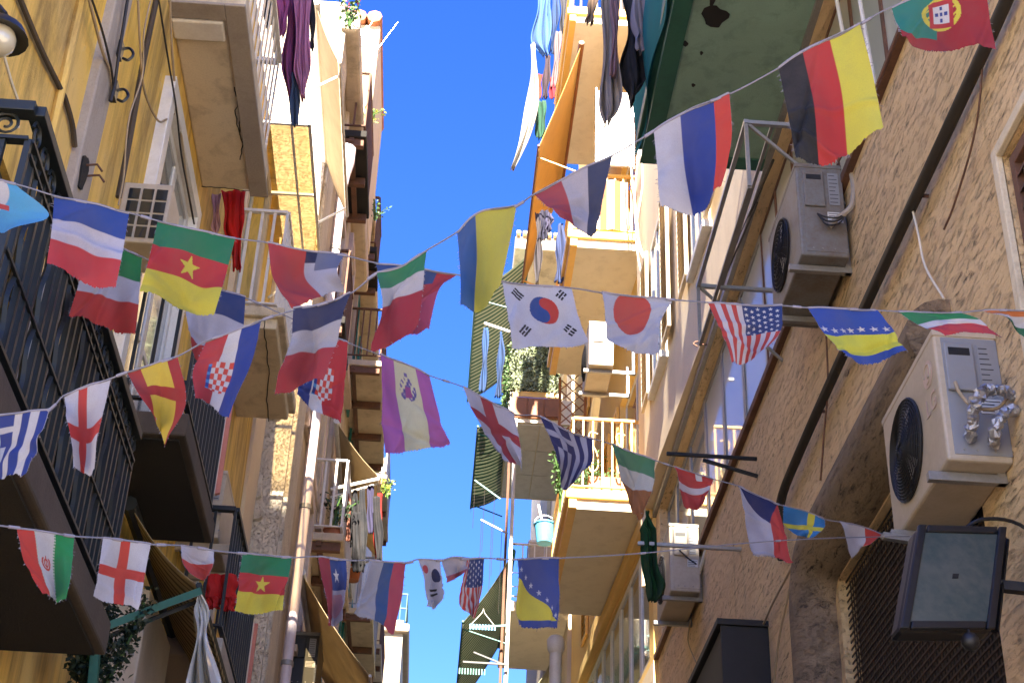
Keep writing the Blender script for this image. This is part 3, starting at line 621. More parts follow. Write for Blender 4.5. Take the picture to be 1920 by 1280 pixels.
# hood
t = thing('window_hood', 'black box hood over a low window, lower right', 'hood', (2.3,12,5.0))
mb = MB(); mb.box(2.13,2.16,11.15,13.0,5.1,6.08); mb.box(2.13,2.5,11.12,11.15,5.1,6.12); mb.box(2.13,2.5,13.0,13.03,5.1,6.12); mb.box(2.1,2.5,11.1,13.05,6.12,6.17); mb.build('hood_shell', M_BLACK, t, .004)
MB().box(2.2,2.48,11.2,12.95,6.06,6.1).build('lining', M_DGLASS, t)
for y in (11.6,12.3): MB().bar((2.14,y,5.12),(2.49,y,6.05),.02).build('strut', M_GREY, t)
# ---------------------------------------------------------------- air conditioners
def text_mesh(txt, size, mat, name, parent, origin, ux, uy):
    cu = bpy.data.curves.new(name, 'FONT'); cu.body = txt; cu.size = size; cu.extrude = .001
    o = bpy.data.objects.new('tmp', cu); COL.objects.link(o); dg = bpy.context.evaluated_depsgraph_get(); me = bpy.data.meshes.new_from_object(o.evaluated_get(dg)); bpy.data.objects.remove(o)
    n = ux.cross(uy); off = Vector((0,0,0)); q = parent
    while q is not None: off += q.location; q = q.parent
    for v in me.vertices: v.co = Vector(origin)+ux*v.co.x+uy*v.co.y+n*v.co.z-off
    me.materials.clear(); me.materials.append(mat); ob = bpy.data.objects.new(name, me); COL.objects.link(ob); ob.parent = parent; return ob
M_LOGO = paint('faded_logo_print', (.55,.42,.36), .6); M_LABEL = paint('paper_label', (.62,.62,.62), .7, 0, .05); M_INK = paint('print_ink', (.05,.05,.06), .7)
def label_sheet(parent, x0, x1, y, z0, z1, rows=6, mat=None):
    s = MB().box(x0,x1,y-.003,y,z0,z1).build('label', mat or M_LABEL, parent); mb = MB()
    for i in range(rows):
        zc = z1-(i+.7)*(z1-z0)/(rows+.4); mb.box(x0+.006, x0+(x1-x0)*random.uniform(.6,.95), y-.0042, y-.0032, zc-.0025, zc+.0025)
    q = mb.build('printed_lines', M_INK, s); q['kind'] = 'stuff'
def ac(name, label, xf, xb, y0, y1, z0, z1, body, side, fan=True, logo=False, fanr=.24, bracket=True, wallx=2.5, group=None, cableend=None, rings=9):
    t = thing(name, label, 'air conditioner', ((xf+xb)/2,(y0+y1)/2,z0), group); H = z1-z0
    MB().box(xf,xb,y0,y1,z0,z1).build('casing', body, t, .014)
    MB().box(xf+.035,xb-.002,y0-.004,y0+.05,z0+.03,z1-.035).build('side_panel', side, t, .003)
    MB().box(xf-.003,xb+.003,y0-.006,y1+.003,z1-.028,z1+.004).build('lid', body, t, .004)
    # cover with handle recess
    cx = xf+(xb-xf)*.36; c = MB().box(cx-.07,cx+.07,y0-.022,y0-.003,z0+H*.52,z1-.07).build('terminal_cover', side, t, .008)
    MB().box(cx-.05,cx+.05,y0-.024,y0-.0215,z1-.14,z1-.10).build('handle_recess', M_BLACK, c)
    label_sheet(t, xb-.10, xb-.03, y0-.005, z0+H*.55, z1-.07, 8, M_ACG); label_sheet(t, xb-.12, xb-.02, y0-.005, z0+H*.36, z0+H*.47, 4)
    mb = MB()
    for q in (.06,.12,.2,.28): mb.disc((xf+q+.02, y0-.004, z0+.055), (0,-1,0), .006, .003, 8)
    q = mb.build('screws', M_GREY, t); q['kind'] = 'stuff'
    if fan:
        fc = V(xf, y0+(y1-y0)*.60, z0+H*.48); MB().disc(fc+V(-.001,0,0), (-1,0,0), fanr, .006, 36).build('fan_opening', M_DARK, t)
        mb = MB(); mb.smooth = True
        for i in range(1, rings+1):
            rr = fanr*i/rings; mb.tube([fc+V(-.03*(1-(i/rings)**3)-.012, rr*math.cos(a), rr*math.sin(a)) for a in np.linspace(0, 2*math.pi, 33)], .0028 if i < rings else .007, 4)
        for i in range(24):
            a = 2*math.pi*i/24; mb.tube([fc+V(-.045,.02*math.cos(a),.02*math.sin(a)), fc+V(-.03, fanr*.6*math.cos(a+.25), fanr*.6*math.sin(a+.25)), fc+V(-.014, fanr*math.cos(a+.4), fanr*math.sin(a+.4))], .0028, 4)
        mb.build('fan_grille', M_BLACK, t)
        mb = MB()
        for k in range(3):
            a = 2.1*k; mb.quad(fc+V(.0-.008,.03*math.cos(a),.03*math.sin(a)), fc+V(-.008,fanr*.8*math.cos(a-.35),fanr*.8*math.sin(a-.35)), fc+V(-.018,fanr*.85*math.cos(a+.2),fanr*.85*math.sin(a+.2)), fc+V(-.015,.05*math.cos(a+.6),.05*math.sin(a+.6)))
        mb.build('fan_blades', M_GREY, t)
    if logo:
        c = V(xf-.0015, y0+.12, z1-.17); MB().disc(c, (-1,0,0), .068, .002, 28).build('logo_disc', M_LOGO, t)
        mb = MB(); mb.tube([c+V(-.003,.048*math.cos(a),.048*math.sin(a)) for a in np.linspace(.0, 5.0, 22)], .004, 4); mb.bar(c+V(-.003,0,-.02), c+V(-.003,0,.03), .006); mb.bar(c+V(-.003,0,-.02), c+V(-.003,-.02,-.02), .006); mb.build('logo_face', M_ACW, t)
        text_mesh('LG', .13, M_LOGO, 'logo_letters', t, V(xf-.003, y0+.20, z1-.37), V(0,-1,0), V(0,0,1))
    if bracket:
        for y in (y0+.12, y1-.14):
            b = MB(); b.box(xf-.06,wallx,y-.02,y+.02,z0-.05,z0-.006); b.box(wallx-.045,wallx-.004,y-.021,y+.021,z0-.05,z0+.42)
            b.build('bracket', M_GREY, t, .003)
    return t
A1 = ac('air_conditioner', 'largest air conditioner with round fan grille and foil wrapped pipes, right edge', 2.2, 2.5, 6.0, 6.88, 4.88, 5.56, M_ACW, M_ACG, True, True, .25, rings=16)
p = V(2.31,5.97,4.98)
for j, pts in enumerate(([p, p+V(-.02,-.09,.05), p+V(.02,-.12,.16), p+V(.12,-.1,.2), p+V(.22,-.06,.17), p+V(.3,.05,.14)], [p+V(.09,0,-.03), p+V(.08,-.09,.0), p+V(.13,-.11,.08), p+V(.22,-.07,.1), p+V(.32,.02,.06)])):
    cv = [q+V(random.gauss(0,.003),random.gauss(0,.003),random.gauss(0,.003)) for q in curve(pts, 12)]; mb = MB().tube(cv, [.024+random.uniform(-.006,.007) for _ in cv], 11); mb.v = [tuple(c+random.gauss(0,.0035) for c in q) for q in mb.v]; mb.smooth = False; mb.build('foil_wrapped_pipe', M_FOIL, A1)
MB().tube(curve([V(2.27,5.975,5.27), V(2.275,5.95,5.2), V(2.32,5.93,5.12), V(2.42,5.92,5.11), V(2.5,5.94,5.2), V(2.55,5.95,5.3)]), .008, 6).build('power_cable', M_CAB1, A1)
A2 = ac('air_conditioner', 'grimy grey air conditioner high on the travertine wall under the tricolour with black', 2.15, 2.46, 8.0, 8.86, 7.4, 8.14, M_ACD, M_ACD, True, False, .25)
MB().tube(curve([V(2.5,8.2,8.5), V(2.46,7.95,8.3), V(2.5,7.9,8.0), V(2.48,7.9,7.75), V(2.38,7.95,7.66), V(2.34,7.98,7.62)]), .02, 7).build('insulated_pipe', M_GREYP, A2)
for j in range(3): MB().tube(curve([V(2.27,7.98,7.72), V(2.31,7.92,7.65-.03*j), V(2.40,7.92,7.66-.02*j), V(2.47,7.95,7.78)]), .006, 5).build('power_cable', M_CAB2, A2)
A3 = ac('air_conditioner', 'air conditioner on brackets beside the hanging green cloth', 2.17, 2.46, 13.8, 14.7, 7.53, 8.24, M_ACW, M_ACW, True, False, .24)
MB().tube(curve([V(2.46,13.85,7.75), V(2.5,13.7,7.9), V(2.52,13.6,8.0)]), .02, 6).build('insulated_pipe', M_CAB3, A3)
MB().tube(curve([V(2.26,13.77,7.95), V(2.33,13.74,7.86), V(2.42,13.75,7.8)]), .008, 5).build('power_cable', M_CAB2, A3)
A4 = ac('air_conditioner', 'cream air conditioner on a steel rack below the middle yellow balcony', 1.68, 2.0, 17.05, 17.9, 12.0, 12.66, M_ACW, M_ACW, True, False, .24, True, 2.3)
# left side units
t = thing('air_conditioner', 'small white unit with square grid vents by the white framed window', 'air conditioner', (-1.76,7.0,6.4))
MB().box(-1.9,-1.63,6.9,7.2,6.4,6.8).build('casing', M_ACW, t, .01)
for i in range(3):
    for j in range(4): MB().box(-1.86+.075*i,-1.80+.075*i,6.892,6.898,6.43+.085*j,6.5+.085*j).build('vent_opening', M_DGLASS, t)
ac('air_conditioner', 'white air conditioner on pale brackets beside the sunlit stone wall', -1.9, -1.6, 10.0, 10.75, 6.1, 6.62, M_ACW, M_ACW, False, bracket=False)
t2 = bpy.data.objects.get('air_conditioner.005') 
for y in (10.1,10.6): MB().box(-1.9,-1.5,y-.02,y+.02,6.03,6.09).build('bracket', M_ACW, bpy.data.objects['air_conditioner.005'])
ac('air_conditioner', 'white air conditioner behind the grey railing at the sky edge', -1.8, -1.45, 30.0, 30.8, 16.45, 17.2, M_WHITEM, M_WHITEM, True, bracket=False)
ac('air_conditioner', 'dark framed air conditioner under the long beige awning', -1.6, -1.28, 15.6, 16.4, 7.0, 7.6, M_ACD, M_BLACK, True, bracket=False)
ac('air_conditioner', 'small white air conditioner on the far left wall near the bottom', -1.9, -1.5, 29.5, 30.4, 10.9, 11.6, M_WHITEM, M_WHITEM, True, bracket=False)
# ---------------------------------------------------------------- floodlight
t = thing('floodlight', 'black rectangular floodlight with glass front, lower right', 'floodlight', (2.25,6.0,3.9))
a = Y_(1718,985,5.6); b = Y_(1888,990,5.7); d = Y_(1688,1180,5.45); e = Y_(1862,1180,5.55); c = (a+b+d+e)/4
ux = ((b-a)+(e-d)).normalized(); uz = ((a-d)+(b-e)).normalized(); n = ux.cross(uz).normalized(); n = n if n.y < 0 else -n
hw = ((b-a).length+(e-d).length)/4; hh = ((a-d).length+(b-e).length)/4
MB().obox(c-n*.05, ux*hw, uz*hh, n*.05).build('housing', M_BLACK, t, .025)
mb = MB()
for s in (-1,1): mb.obox(c+n*.004+ux*s*(hw-.02), ux*.02, uz*hh, n*.01); mb.obox(c+n*.003+uz*s*(hh-.02), ux*(hw-.045), uz*.02, n*.01)
mb.build('front_frame', M_BLACK, t, .006)
MB().obox(c+n*.002, ux*(hw-.04), uz*(hh-.04), n*.002).build('glass', paint('dusty_lamp_glass', (.035,.06,.065), .3, 0, .3, (.13,.13,.12), .02, 3), t)
MB().obox(c+n*.005, ux*.014, uz*.012, n*.002).build('lamp_chip', M_BLACK, t)
mb = MB(); mb.bar(c+ux*(hw+.03)+uz*hh*.9-n*.05, c+ux*(hw+.03)-uz*hh*.9-n*.05, .03, .012); mb.bar(c+ux*(hw+.03)-n*.06, V(2.52,c.y+.1,c.z), .04); mb.bar(c+ux*(hw+.03)+uz*hh*.9-n*.05, c+ux*(hw-.02)+uz*hh*.9-n*.05, .02); mb.build('mounting_bracket', M_BLACK, t)
MB().tube(curve([c+uz*hh-n*.06, c+uz*(hh+.05)+ux*.1, c+uz*(hh+.0)+ux*(hw+.1), V(2.5,c.y+.1,c.z+.05)]), .008, 6).build('power_cable', M_BLACK, t)
t = thing('wall_sensor', 'small round black sensor hanging under the floodlight', 'sensor', c-uz*(hh+.07)+ux*.1)
q = c-uz*(hh+.06)+ux*.11; lathe(q, [(.001,.035),(.022,.03),(.034,.012),(.034,-.01),(.02,-.03),(.001,-.034)], 14).build('sensor_body', M_BLACK, t); MB().tube([q+V(0,0,.03), q+V(.0,.02,.08)], .006, 5).build('stem', M_BLACK, t)
# ---------------------------------------------------------------- green balcony
GB = balcony('green_balcony', 'large green edged balcony with stained underside and teal netting, upper right', 2.5, 1.43, 6.3, 10.15, 9.85, .22, M_GSOFF, M_GRN, 1.0, .14, .01, M_GRN, (1,1), .04, 0)
mb = MB(); mb.box(1.42,1.56,6.25,10.2,9.83,9.848); mb.box(1.56,2.5,10.06,10.2,9.832,9.848); mb.build('soffit_edge_band', M_GRN, GB)
def blob(c, rx, ry, n=15): return [c+V(rx*math.cos(a)*(1+.25*math.sin(3*a+c.x*9)+random.uniform(-.1,.1)), ry*math.sin(a)*(1+.2*math.sin(2*a)+random.uniform(-.1,.1)), 0) for a in np.linspace(0, 2*math.pi, n+1)[:-1]]
for px, py, rx, ry in ((1340,32,.10,.11),(1285,82,.02,.03),(1315,100,.012,.02),(1335,3,.02,.05),(1300,160,.015,.02)):
    MB().slab(blob(Z_(px,py,9.846), rx, ry), (0,0,1), -.003).build('paint_loss', M_DARK, GB)
def net(u, v): return V(1.37-.03*math.sin(u*19)-.02*math.sin(v*5+u*7), 6.2+4.0*u, 10.95-1.05*v+.015*math.sin(u*31))
MB().grid(net, 90, 10).build('netting', fabric('teal_netting', (.03,.26,.24), .45, .1), GB)
def net2(u, v): return V(1.38+1.1*u, 6.22-.02*math.sin(u*19), 10.95-1.05*v)
# drying frame with tarp
t = thing('clothes_rack', 'square tube frame projecting from the wall left of the grimy air conditioner', 'frame', (2.2,9,8.6))
mb = MB(); mb.bar((2.5,8.1,8.55),(1.86,8.1,8.55),.03); mb.bar((2.5,10.1,8.55),(1.86,10.1,8.55),.03); mb.bar((1.86,8.08,8.55),(1.86,10.12,8.55),.03); mb.build('tube_frame', M_STEEL, t)
[MB().bar((2.5,y,7.9),(1.88,y,8.53),.02).build('brace', M_GREY, t) for y in (8.1,10.1)]
mb = MB(); mb.bar((2.05,8.1,8.57),(2.05,10.1,8.57),.022); mb.bar((1.86,8.1,8.0),(1.86,8.1,8.54),.025); mb.bar((1.86,10.1,8.0),(1.86,10.1,8.54),.025); mb.bar((1.86,8.1,8.0),(1.86,10.1,8.0),.025); mb.build('drying_rail', M_GREY, t)
# arm bracket + hook lower
t = thing('line_bracket', 'black wire arm projecting from the wall under the mid window panels', 'bracket', (2.3,11,7.6))
mb = MB(); mb.bar(Y_(1250,850,11.2), V(2.5,11.2,Y_(1250,850,11.2).z), .026); mb.bar(Y_(1318,862,11.2), V(2.5,11.2,Y_(1318,862,11.2).z-.12), .025); mb.build('arm', M_BLACK, t)
p = X_(1330,646,2.48); MB().tube(curve([p+V(.03,0,0), p+V(-.08,0,0), p+V(-.12,0,.03), p+V(-.16,0,0), p+V(-.12,0,-.03)]), .008, 5).build('hook', M_RUST, thing('wall_hook', 'rusty hook sticking out of the cream wall near the striped banner with stars', 'hook', p))
# ---------------------------------------------------------------- right: yellow house
XY = 2.3
hY = [(17.6,19.4,10.3,12.7),(17.8,19.6,14.4,16.8),(20.8,22.4,10.4,12.7),(20.8,22.4,14.4,16.8),(17.9,19.6,18.6,20.9)]
R2 = building('yellow_balcony_house', 'sunlit yellow house with three stacked balconies, right of the sky', XY, -1, 17.02, 24.45, 21.5, M_RYEL, hY+[(17.3,23.6,8.1,9.75)], .2)
R2.rotation_euler.z = .04
for h in hY:
    window(R2, XY, -1, *h, .2, M_WHITEM, M_DGLASS, 2, 1); 
for h in hY: shutter(R2, XY-.01, -1, h[1]+.04, h[1]+.6, h[2], h[3], M_YMET, 26); shutter(R2, XY-.01, -1, h[0]-.55, h[0]-.04, h[2], h[3], M_YMET, 26)
y = 17.32
while y < 23.4:
    mb = MB(); x0, x1 = XY+.03, XY+.08; y2 = y+.76
    mb.box(x0,x1,y,y+.06,8.11,9.74); mb.box(x0,x1,y2-.06,y2,8.11,9.74); mb.box(x0,x1,y+.06,y2-.06,8.11,8.2); mb.box(x0,x1,y+.06,y2-.06,9.65,9.74); p = mb.build('window_panel', M_WHITEM, R2, .004)
    MB().box(x0+.02,x1-.015,y+.04,y2-.04,8.15,9.7).build('pane', M_GLASS, p); y = y2+.02
MB().box(XY-.006,XY+.02,17.03,24.4,0,8.0).build('lower_render', M_CREAM, R2)
MB().box(XY-.09,XY+.01,17.0,24.4,9.78,9.98).build('string_course', M_RYEL, R2, .02)
MB().box(XY,XY+.22,16.985,17.018,9.9,21.4).build('end_strip', M_CREAM, R2)
t = thing('drain_pipe', 'cream drain pipe at the corner between cream and yellow walls', 'pipe', (2.36,16.9,9)); MB().tube([V(2.36,16.92,8.9),V(2.36,16.92,17.5)], .045, 8).build('pipe', M_CREAM, t)
for z in (10.2,12.6,15): MB().tube([V(2.36,16.92,z),V(2.36,16.92,z+.06)], .056, 8).build('pipe_clamp', M_YMET, t)
GY = 'yellow balconies'
BY = []
for lab, xo, z in (('lowest yellow balcony, its plain cream underside above the drying cloth', 1.47, 10.0), ('middle yellow balcony behind the flag with the divided circle', 1.43, 13.95), ('topmost yellow balcony at the upper frame edge', 1.36, 18.1)):
    b = balcony('yellow_balcony', lab, XY+.2, xo, 17.2, 20.6, z, .24, M_SOFF, M_YMET, 1.05, .12, .011, M_YMET, (1,1), .05, 0, GY); BY.append(b)
    MB().box(xo-.012,xo+.09,17.16,20.64,z-.004,z+.12).build('edge_beam', M_YMET, b, .01)
    # S scrolls in the end panel
    for k in range(2):
        c = V(xo+.3+.35*k, 17.225, z+.8); mb = MB()
        mb.tube(curve([c+V(.05,0,.28),c+V(-.04,0,.3),c+V(-.06,0,.2),c+V(.04,0,.0),c+V(.05,0,-.2),c+V(-.03,0,-.26),c+V(-.06,0,-.18)],5), .010, 5); mb.build('scroll', M_YMET, b)
awning('awning', 'long yellow awning hanging over the middle yellow balcony', 17.3, (1090,84), (1010,275), 3.6, F_YEL, M_BROWN, .1, 30, M_YMET, .04)
t = thing('screen_panel', 'bright white flat panel closing the end of the middle balcony', 'panel', (2.02,17.1,15.3)); MB().box(1.76,2.29,17.06,17.1,15.3,16.65).build('panel_board', M_WHITEM, t, .004); mb = MB(); mb.box(1.745,1.76,17.05,17.11,15.25,16.7); mb.box(2.29,2.298,17.05,17.11,15.25,16.7); mb.build('panel_frame', M_STEEL, t)
o = MB().grid(lambda u,v: V(1.62+.6*u, 17.16-.02*math.sin(u*12), 15.1-.85*v), 40, 4).build('striped_curtain', fabric('brown_white_stripe', (.78,.72,.64), .3, .05, ((.30,.13,.06), 0, 5.2, .5))); tag(o, 'brown and white striped cloth on the middle balcony end', 'curtain')
# flower box + plants helper
def leaves(cloud, n, size, droop=.3):
    mb = MB()
    for i in range(n):
        c = Vector(cloud()); d = Vector((random.gauss(0,1), random.gauss(0,1), random.gauss(0,1))).normalized(); e = d.cross(Vector((random.gauss(0,1), random.gauss(0,1), random.gauss(0,1)))).normalized()
        s = size*random.uniform(.6,1.3); mb.add([c, c+d*s*.5+e*s*.28, c+d*s-V(0,0,droop*s*.3), c+d*s*.5-e*s*.28], [(0,1,2,3)])
    return mb
def plant(name, label, base, h, w, n, size, mat, group=None, pot=None, stems=5, flowers=None):
    t = thing(name, label, 'plant', base, group); base = Vector(base); tips = []
    mb = MB()
    for i in range(stems):
        tip = base+V(random.gauss(0,w*.5), random.gauss(0,w*.5), h*random.uniform(.6,1)); tips.append(tip); mid = (base+tip)/2+V(random.gauss(0,w*.1), 0, h*.08); mb.tube(curve([base, mid, tip], 4), .006+.004*h, 4)
    mb.build('stems', M_LEAF, t)
    def cl():
        tp = random.choice(tips); k = random.uniform(.35,1.05); p = base.lerp(tp, k); return p+V(random.gauss(0,w*.16), random.gauss(0,w*.16), random.gauss(0,w*.16))
    leaves(cl, n, size).build('foliage', mat, t)['kind'] = 'stuff'
    if flowers:
        def fl(): return random.choice(tips)+V(random.gauss(0,w*.2), random.gauss(0,w*.2), random.gauss(0,w*.2))
        leaves(fl, 60, size*.9).build('flowers', flowers, t)['kind'] = 'stuff'
    if pot: lathe(base+V(0,0,-pot), [(.001,0),(pot*.45,0),(pot*.6,pot),(pot*.66,pot),(pot*.66,pot*.9),(.001,pot*.85)], 12).build('pot', M_TERRA, t)
    return t
for i, (px, lab) in enumerate(((1100,'leafy plant in the lowest yellow balcony planter'), (1130,'second small plant beside it on the lowest yellow balcony'))):
    plant('potted_plant', lab, Y_(px,935,17.5)+V(0,0,.1), .45, .25, 160, .06, M_LEAF, None, .0)
t = thing('planter', 'brown wooden planter box on the lowest yellow balcony', 'planter', (1.95,17.45,10.24)); MB().box(1.72,2.2,17.35,17.6,10.25,10.55).build('box', M_BROWN, t, .01)
plant('creeper', 'green creeper climbing the outer corner of the lowest yellow balcony', Y_(1050,960,17.35), 1.1, .14, 420, .06, M_LEAF)
t = thing('lattice', 'brown wooden lattice screen on the lower yellow house', 'lattice', (1.85,20.8,13)); mb = MB()
for k in range(9):
    z = 12.2+.2*k; mb.bar((1.62,20.8,z),(1.98,20.8,z+.36),.02,.012); mb.bar((1.62,20.79,z+.36),(1.98,20.79,z),.02,.012)
mb.build('slats', M_BROWN, t); mb = MB(); mb.bar((2.0,20.8,12.1),(2.0,20.8,14),.04); mb.bar((1.6,20.8,12.1),(1.6,20.8,14),.04); mb.build('frame', M_BROWN, t)
# ---------------------------------------------------------------- right: far house with green awnings
XF = 2.1
hF = [(25.6,26.8,z,z+2.2) for z in (8.2,11.6,15.2)]+[(29,30.2,z,z+2.2) for z in (8.2,11.6,15.2)]
R3 = building('cream_far_house', 'far cream house with green striped awnings and enclosed balconies', XF, -1, 24.5, 36, 19.3, M_CREAM, hF, .2, 8)
for h in hF: window(R3, XF, -1, *h, .2, M_BROWN, M_DGLASS, 2, 1)
MB().box(.95,XF,24.4,30,19.0,19.28).build('eaves', M_BEIGE, R3, .02)
for k in range(9): MB().box(.97+.12*k,1.05+.12*k,24.3,30,19.29,19.36).build('eaves_board', M_CREAM, R3, .01)
b = balcony('far_balcony', 'far balcony screened by pale ivy above an orange brown panel', XF, .98, 24.3, 27.4, 15.12, .5, M_SOFF, M_WHITEM, 1.0, .3, .012, None, (0,1), .04, 0)
MB().box(1.02,1.86,24.27,24.295,15.64,15.75).build('yellow_sill', M_YMET, b); MB().box(1.0,1.9,24.26,24.3,15.2,15.62).build('wood_panel', M_BROWN, b, .01)
for k in range(3): MB().box(1.0+.3*k,1.28+.3*k,24.235,24.258,15.23,15.6).build('plank', M_BROWN, b, .008)
t = thing('ivy_screen', 'pale green ivy hedge screen on the far right balcony', 'hedge', (1.4,24.3,15.75)); MB().box(.95,1.87,24.3,24.34,15.76,16.78).build('backing', M_LEAFD, t)
leaves(lambda: (random.uniform(.93,1.88), random.uniform(24.2,24.3), random.uniform(15.75,16.8)), 2600, .06).build('foliage', M_IVY, t)['kind'] = 'stuff'
leaves(lambda: (random.uniform(.90,.96), random.uniform(24.2,27), random.uniform(15.75,16.8)), 1500, .07).build('foliage', M_LEAF, t)['kind'] = 'stuff'
# white soffit panels under it
mb = MB()
for k in range(3):
    for j in range(2): MB().box(.99+.55*j,1.52+.55*j,24.35+.98*k,25.31+.98*k,15.095,15.115).build('soffit_panel', M_WHITEM, b)
b2 = balcony('far_balcony', 'lower far balcony with white grid railing and blue bucket', XF, 1.05, 24.25, 27, 11.5, .18, M_SOFF, M_WHITEM, 1.05, .22, .011, None, (1,1), .04, 0)
mb = MB(); [mb.bar((1.1,24.28,z),(1.8,24.28,z),.012) for z in (11.95,12.2,12.45)]; mb.build('grid_rail', M_WHITEM, b2)
b3 = balcony('far_balcony', 'lowest far balcony with marbled underside by the bottom edge', XF, 1.2, 24.25, 27, 9.0+1.75-2.75+2.72, .14, M_SOFF, M_STEEL, 1.0, .2, .011, None, (1,1), .04, 0) if False else balcony('far_balcony', 'lowest far balcony near the bottom edge with open metal railing', XF, 1.2, 23.6, 26.4, 8.75, .16, M_SOFF, M_STEEL, 1.0, .2, .011, None, (1,1), .04, 0)
t = thing('support_pole', 'thin white pole rising past the far balconies at the sky edge', 'pole', (1.06,24.15,8)); MB().tube([V(1.08,24.15,8.0),V(1.08,24.15,15.1)], .035, 6).build('pole', M_WHITEM, t); MB().tube([V(1.0,24.4,8.0),V(1.0,24.4,15.1)], .025, 6).build('rear_pole', M_RUST, t)
t = thing('cabinet', 'white cabinet standing on the lower far balcony', 'cabinet', (1.6,24.8,11.7)); MB().box(1.4,1.95,24.55,24.95,11.69,12.95).build('cabinet_body', M_WHITEM, t, .01); MB().box(1.42,1.67,24.53,24.55,11.75,12.9).build('door', M_ACW, t, .004); MB().box(1.69,1.93,24.53,24.55,11.75,12.9).build('door', M_ACW, t, .004)
p = Y_(1021,1000,20.2); t = thing('bucket', 'light blue plastic bucket hanging beside the lowest yellow balcony', 'bucket', p+V(0,0,-.15))
lathe(p, [(.001,-.15),(.11,-.15),(.15,.13),(.165,.13),(.165,.15),(.14,.15),(.1,-.12),(.001,-.12)], 18).build('pail', M_BLUEP, t)
MB().tube([p+V(.15*math.cos(a),0,.15+.14*math.sin(a)) for a in np.linspace(0,math.pi,14)], .006, 5).build('handle', M_STEEL, t); MB().bar(p+V(-.02,0,.1), p+V(-.1,0,.45), .03).build('brush_handle', M_WHITEM, t)
GG = 'green striped awnings'
awning('awning', 'uppermost green and cream striped awning at the right sky edge', 24.35, (990,478), (892,545), 4.2, F_GRN, M_TEAL, .14, 26, M_TEAL, .08, GG)
awning('awning', 'middle green and cream striped awning beside the red cross flag', 25.0, (962,775), (896,800), 3.4, F_GRN, M_TEAL, .14, 20, M_TEAL, .06, GG)
awning('awning', 'lowest green and cream striped awning near the bottom edge', 24.35, (962,1035), (868,1165), 4.4, F_GRN, M_TEAL, .14, 26, M_TEAL, .08, GG)
awning('awning', 'rolled out pale awning with teal end cap above the white cabin pipe', 21.3, (1050,1205), (995,1300), 2.0, fabric('pale_green_awning', (.62,.60,.42), .35), M_TEAL, .1, 14, M_TEAL)
t = thing('chimney_pipe', 'white vent pipe with slotted cap near the bottom edge', 'pipe', Y_(1040,1300,20.5)); p = Y_(1042,1225,20.5); MB().tube([p-V(0,0,1),p], .085, 12).build('pipe', M_WHITEM, t); MB().tube([p,p+V(0,0,.06),p+V(0,0,.2),p+V(0,0,.25)], [.09,.12,.13,.09], 12).build('cap', M_WHITEM, t)
t = thing('drying_rack', 'blue clip hanger rack on an arm by the lowest green awning', 'drying rack', Y_(905,1170,24)); c = Y_(905,1172,24)
mb = MB(); mb.bar(Y_(950,1172,24), Y_(882,1176,24), .03); mb.build('arm', M_TEAL, t); mb = MB()
for k in range(9): q = c+V(-.2+.05*k,0,-.03); mb.obox(q, V(.012,0,0), V(0,.01,0), V(0,0,.045))
mb.build('clips', M_BLUEP, t)['kind'] = 'stuff'; MB().tube([c+V(-.2,0,0),c+V(-.02,0,.22),c+V(.0,0,.3),c+V(.02,0,.22),c+V(.2,0,0)], .006, 4).build('hanger', M_WHITEM, t)
t = thing('drying_rack', 'green clip rack under the black arm at the very bottom', 'drying rack', Y_(890,1245,24)); mb = MB(); mb.bar(Y_(952,1245,24), Y_(868,1240,24), .03); mb.bar(Y_(952,1248,24), Y_(888,1222,24), .025); mb.build('arm', M_BLACK, t)
c = Y_(885,1255,24); mb = MB(); [mb.obox(c+V(-.2+.045*k,0,-.03), V(.01,0,0), V(0,.01,0), V(0,0,.05)) for k in range(10)]; mb.build('clips', M_TEAL, t)['kind'] = 'stuff'
for k, (pa, pb) in enumerate((((902,974),(952,1000)), ((890,900),(938,935)))):
    t = thing('clothesline', ('empty clothesline arm with thin wires left of the white pole', 'empty clothesline arm below the middle green awning')[k], 'clothesline', Y_(*pa,24)); MB().bar(Y_(*pa,24), Y_(*pb,24), .025).build('arm', M_GREY if k == 0 else M_TEAL, t)
    for j in range(3): a = Y_(*pa,24).lerp(Y_(*pb,24), .02+.38*j); MB().tube([a, a-V(0,0,.9+.3*j)], .004, 4).build('wire_line', M_CAB2, t)
# ================================================================ laundry
def cloth(label, Y, rows, col, cat='laundry', amp=.03, folds=3.0, name='hanging_laundry', trans=.25, group=None, tilt=0.0, parts=None, mat=None):
    """rows: (py, xl, xr) outline of a hung cloth; folds are real depth"""
    m = mat or fabric('cloth_%02x%02x%02x' % tuple(int(c*255) for c in col), col, trans)
    ph = random.uniform(0, 6); mb = MB()
    for rws in (parts or [rows]):
        L = [Y_(xl, py, Y+tilt*i) for i, (py, xl, xr) in enumerate(rws)]; R = [Y_(xr, py, Y+tilt*i) for i, (py, xl, xr) in enumerate(rws)]
        amp_ = amp*1.3
        def fn(u, v):
            p = cat_rom(L, v).lerp(cat_rom(R, v), u); f = math.sin(u*folds*2*math.pi+ph+1.2*v)+.5*math.sin(u*folds*4.3*math.pi-v*3+ph)
            p.y += amp_*f*(.35+.65*v); p.x += amp*.45*math.sin(v*9+ph+u*4)*(1 if abs(u-.5) > .3 else .4); p.z += amp*.35*math.cos(u*folds*2*math.pi+ph)*v; return p
        mb.grid(fn, 26, 26)
    o = mb.build(name, m, None, 0, .006)
    return tag(o, label, cat, group)
GL = 'laundry on the lines'
c_ = cloth
c_('bright red garment hanging under the big beige balcony', 9.2, [(358,416,462),(400,418,460),(430,422,452),(460,430,455),(506,434,454)], (.60,.012,.01), 'garment', .03, 1.5)
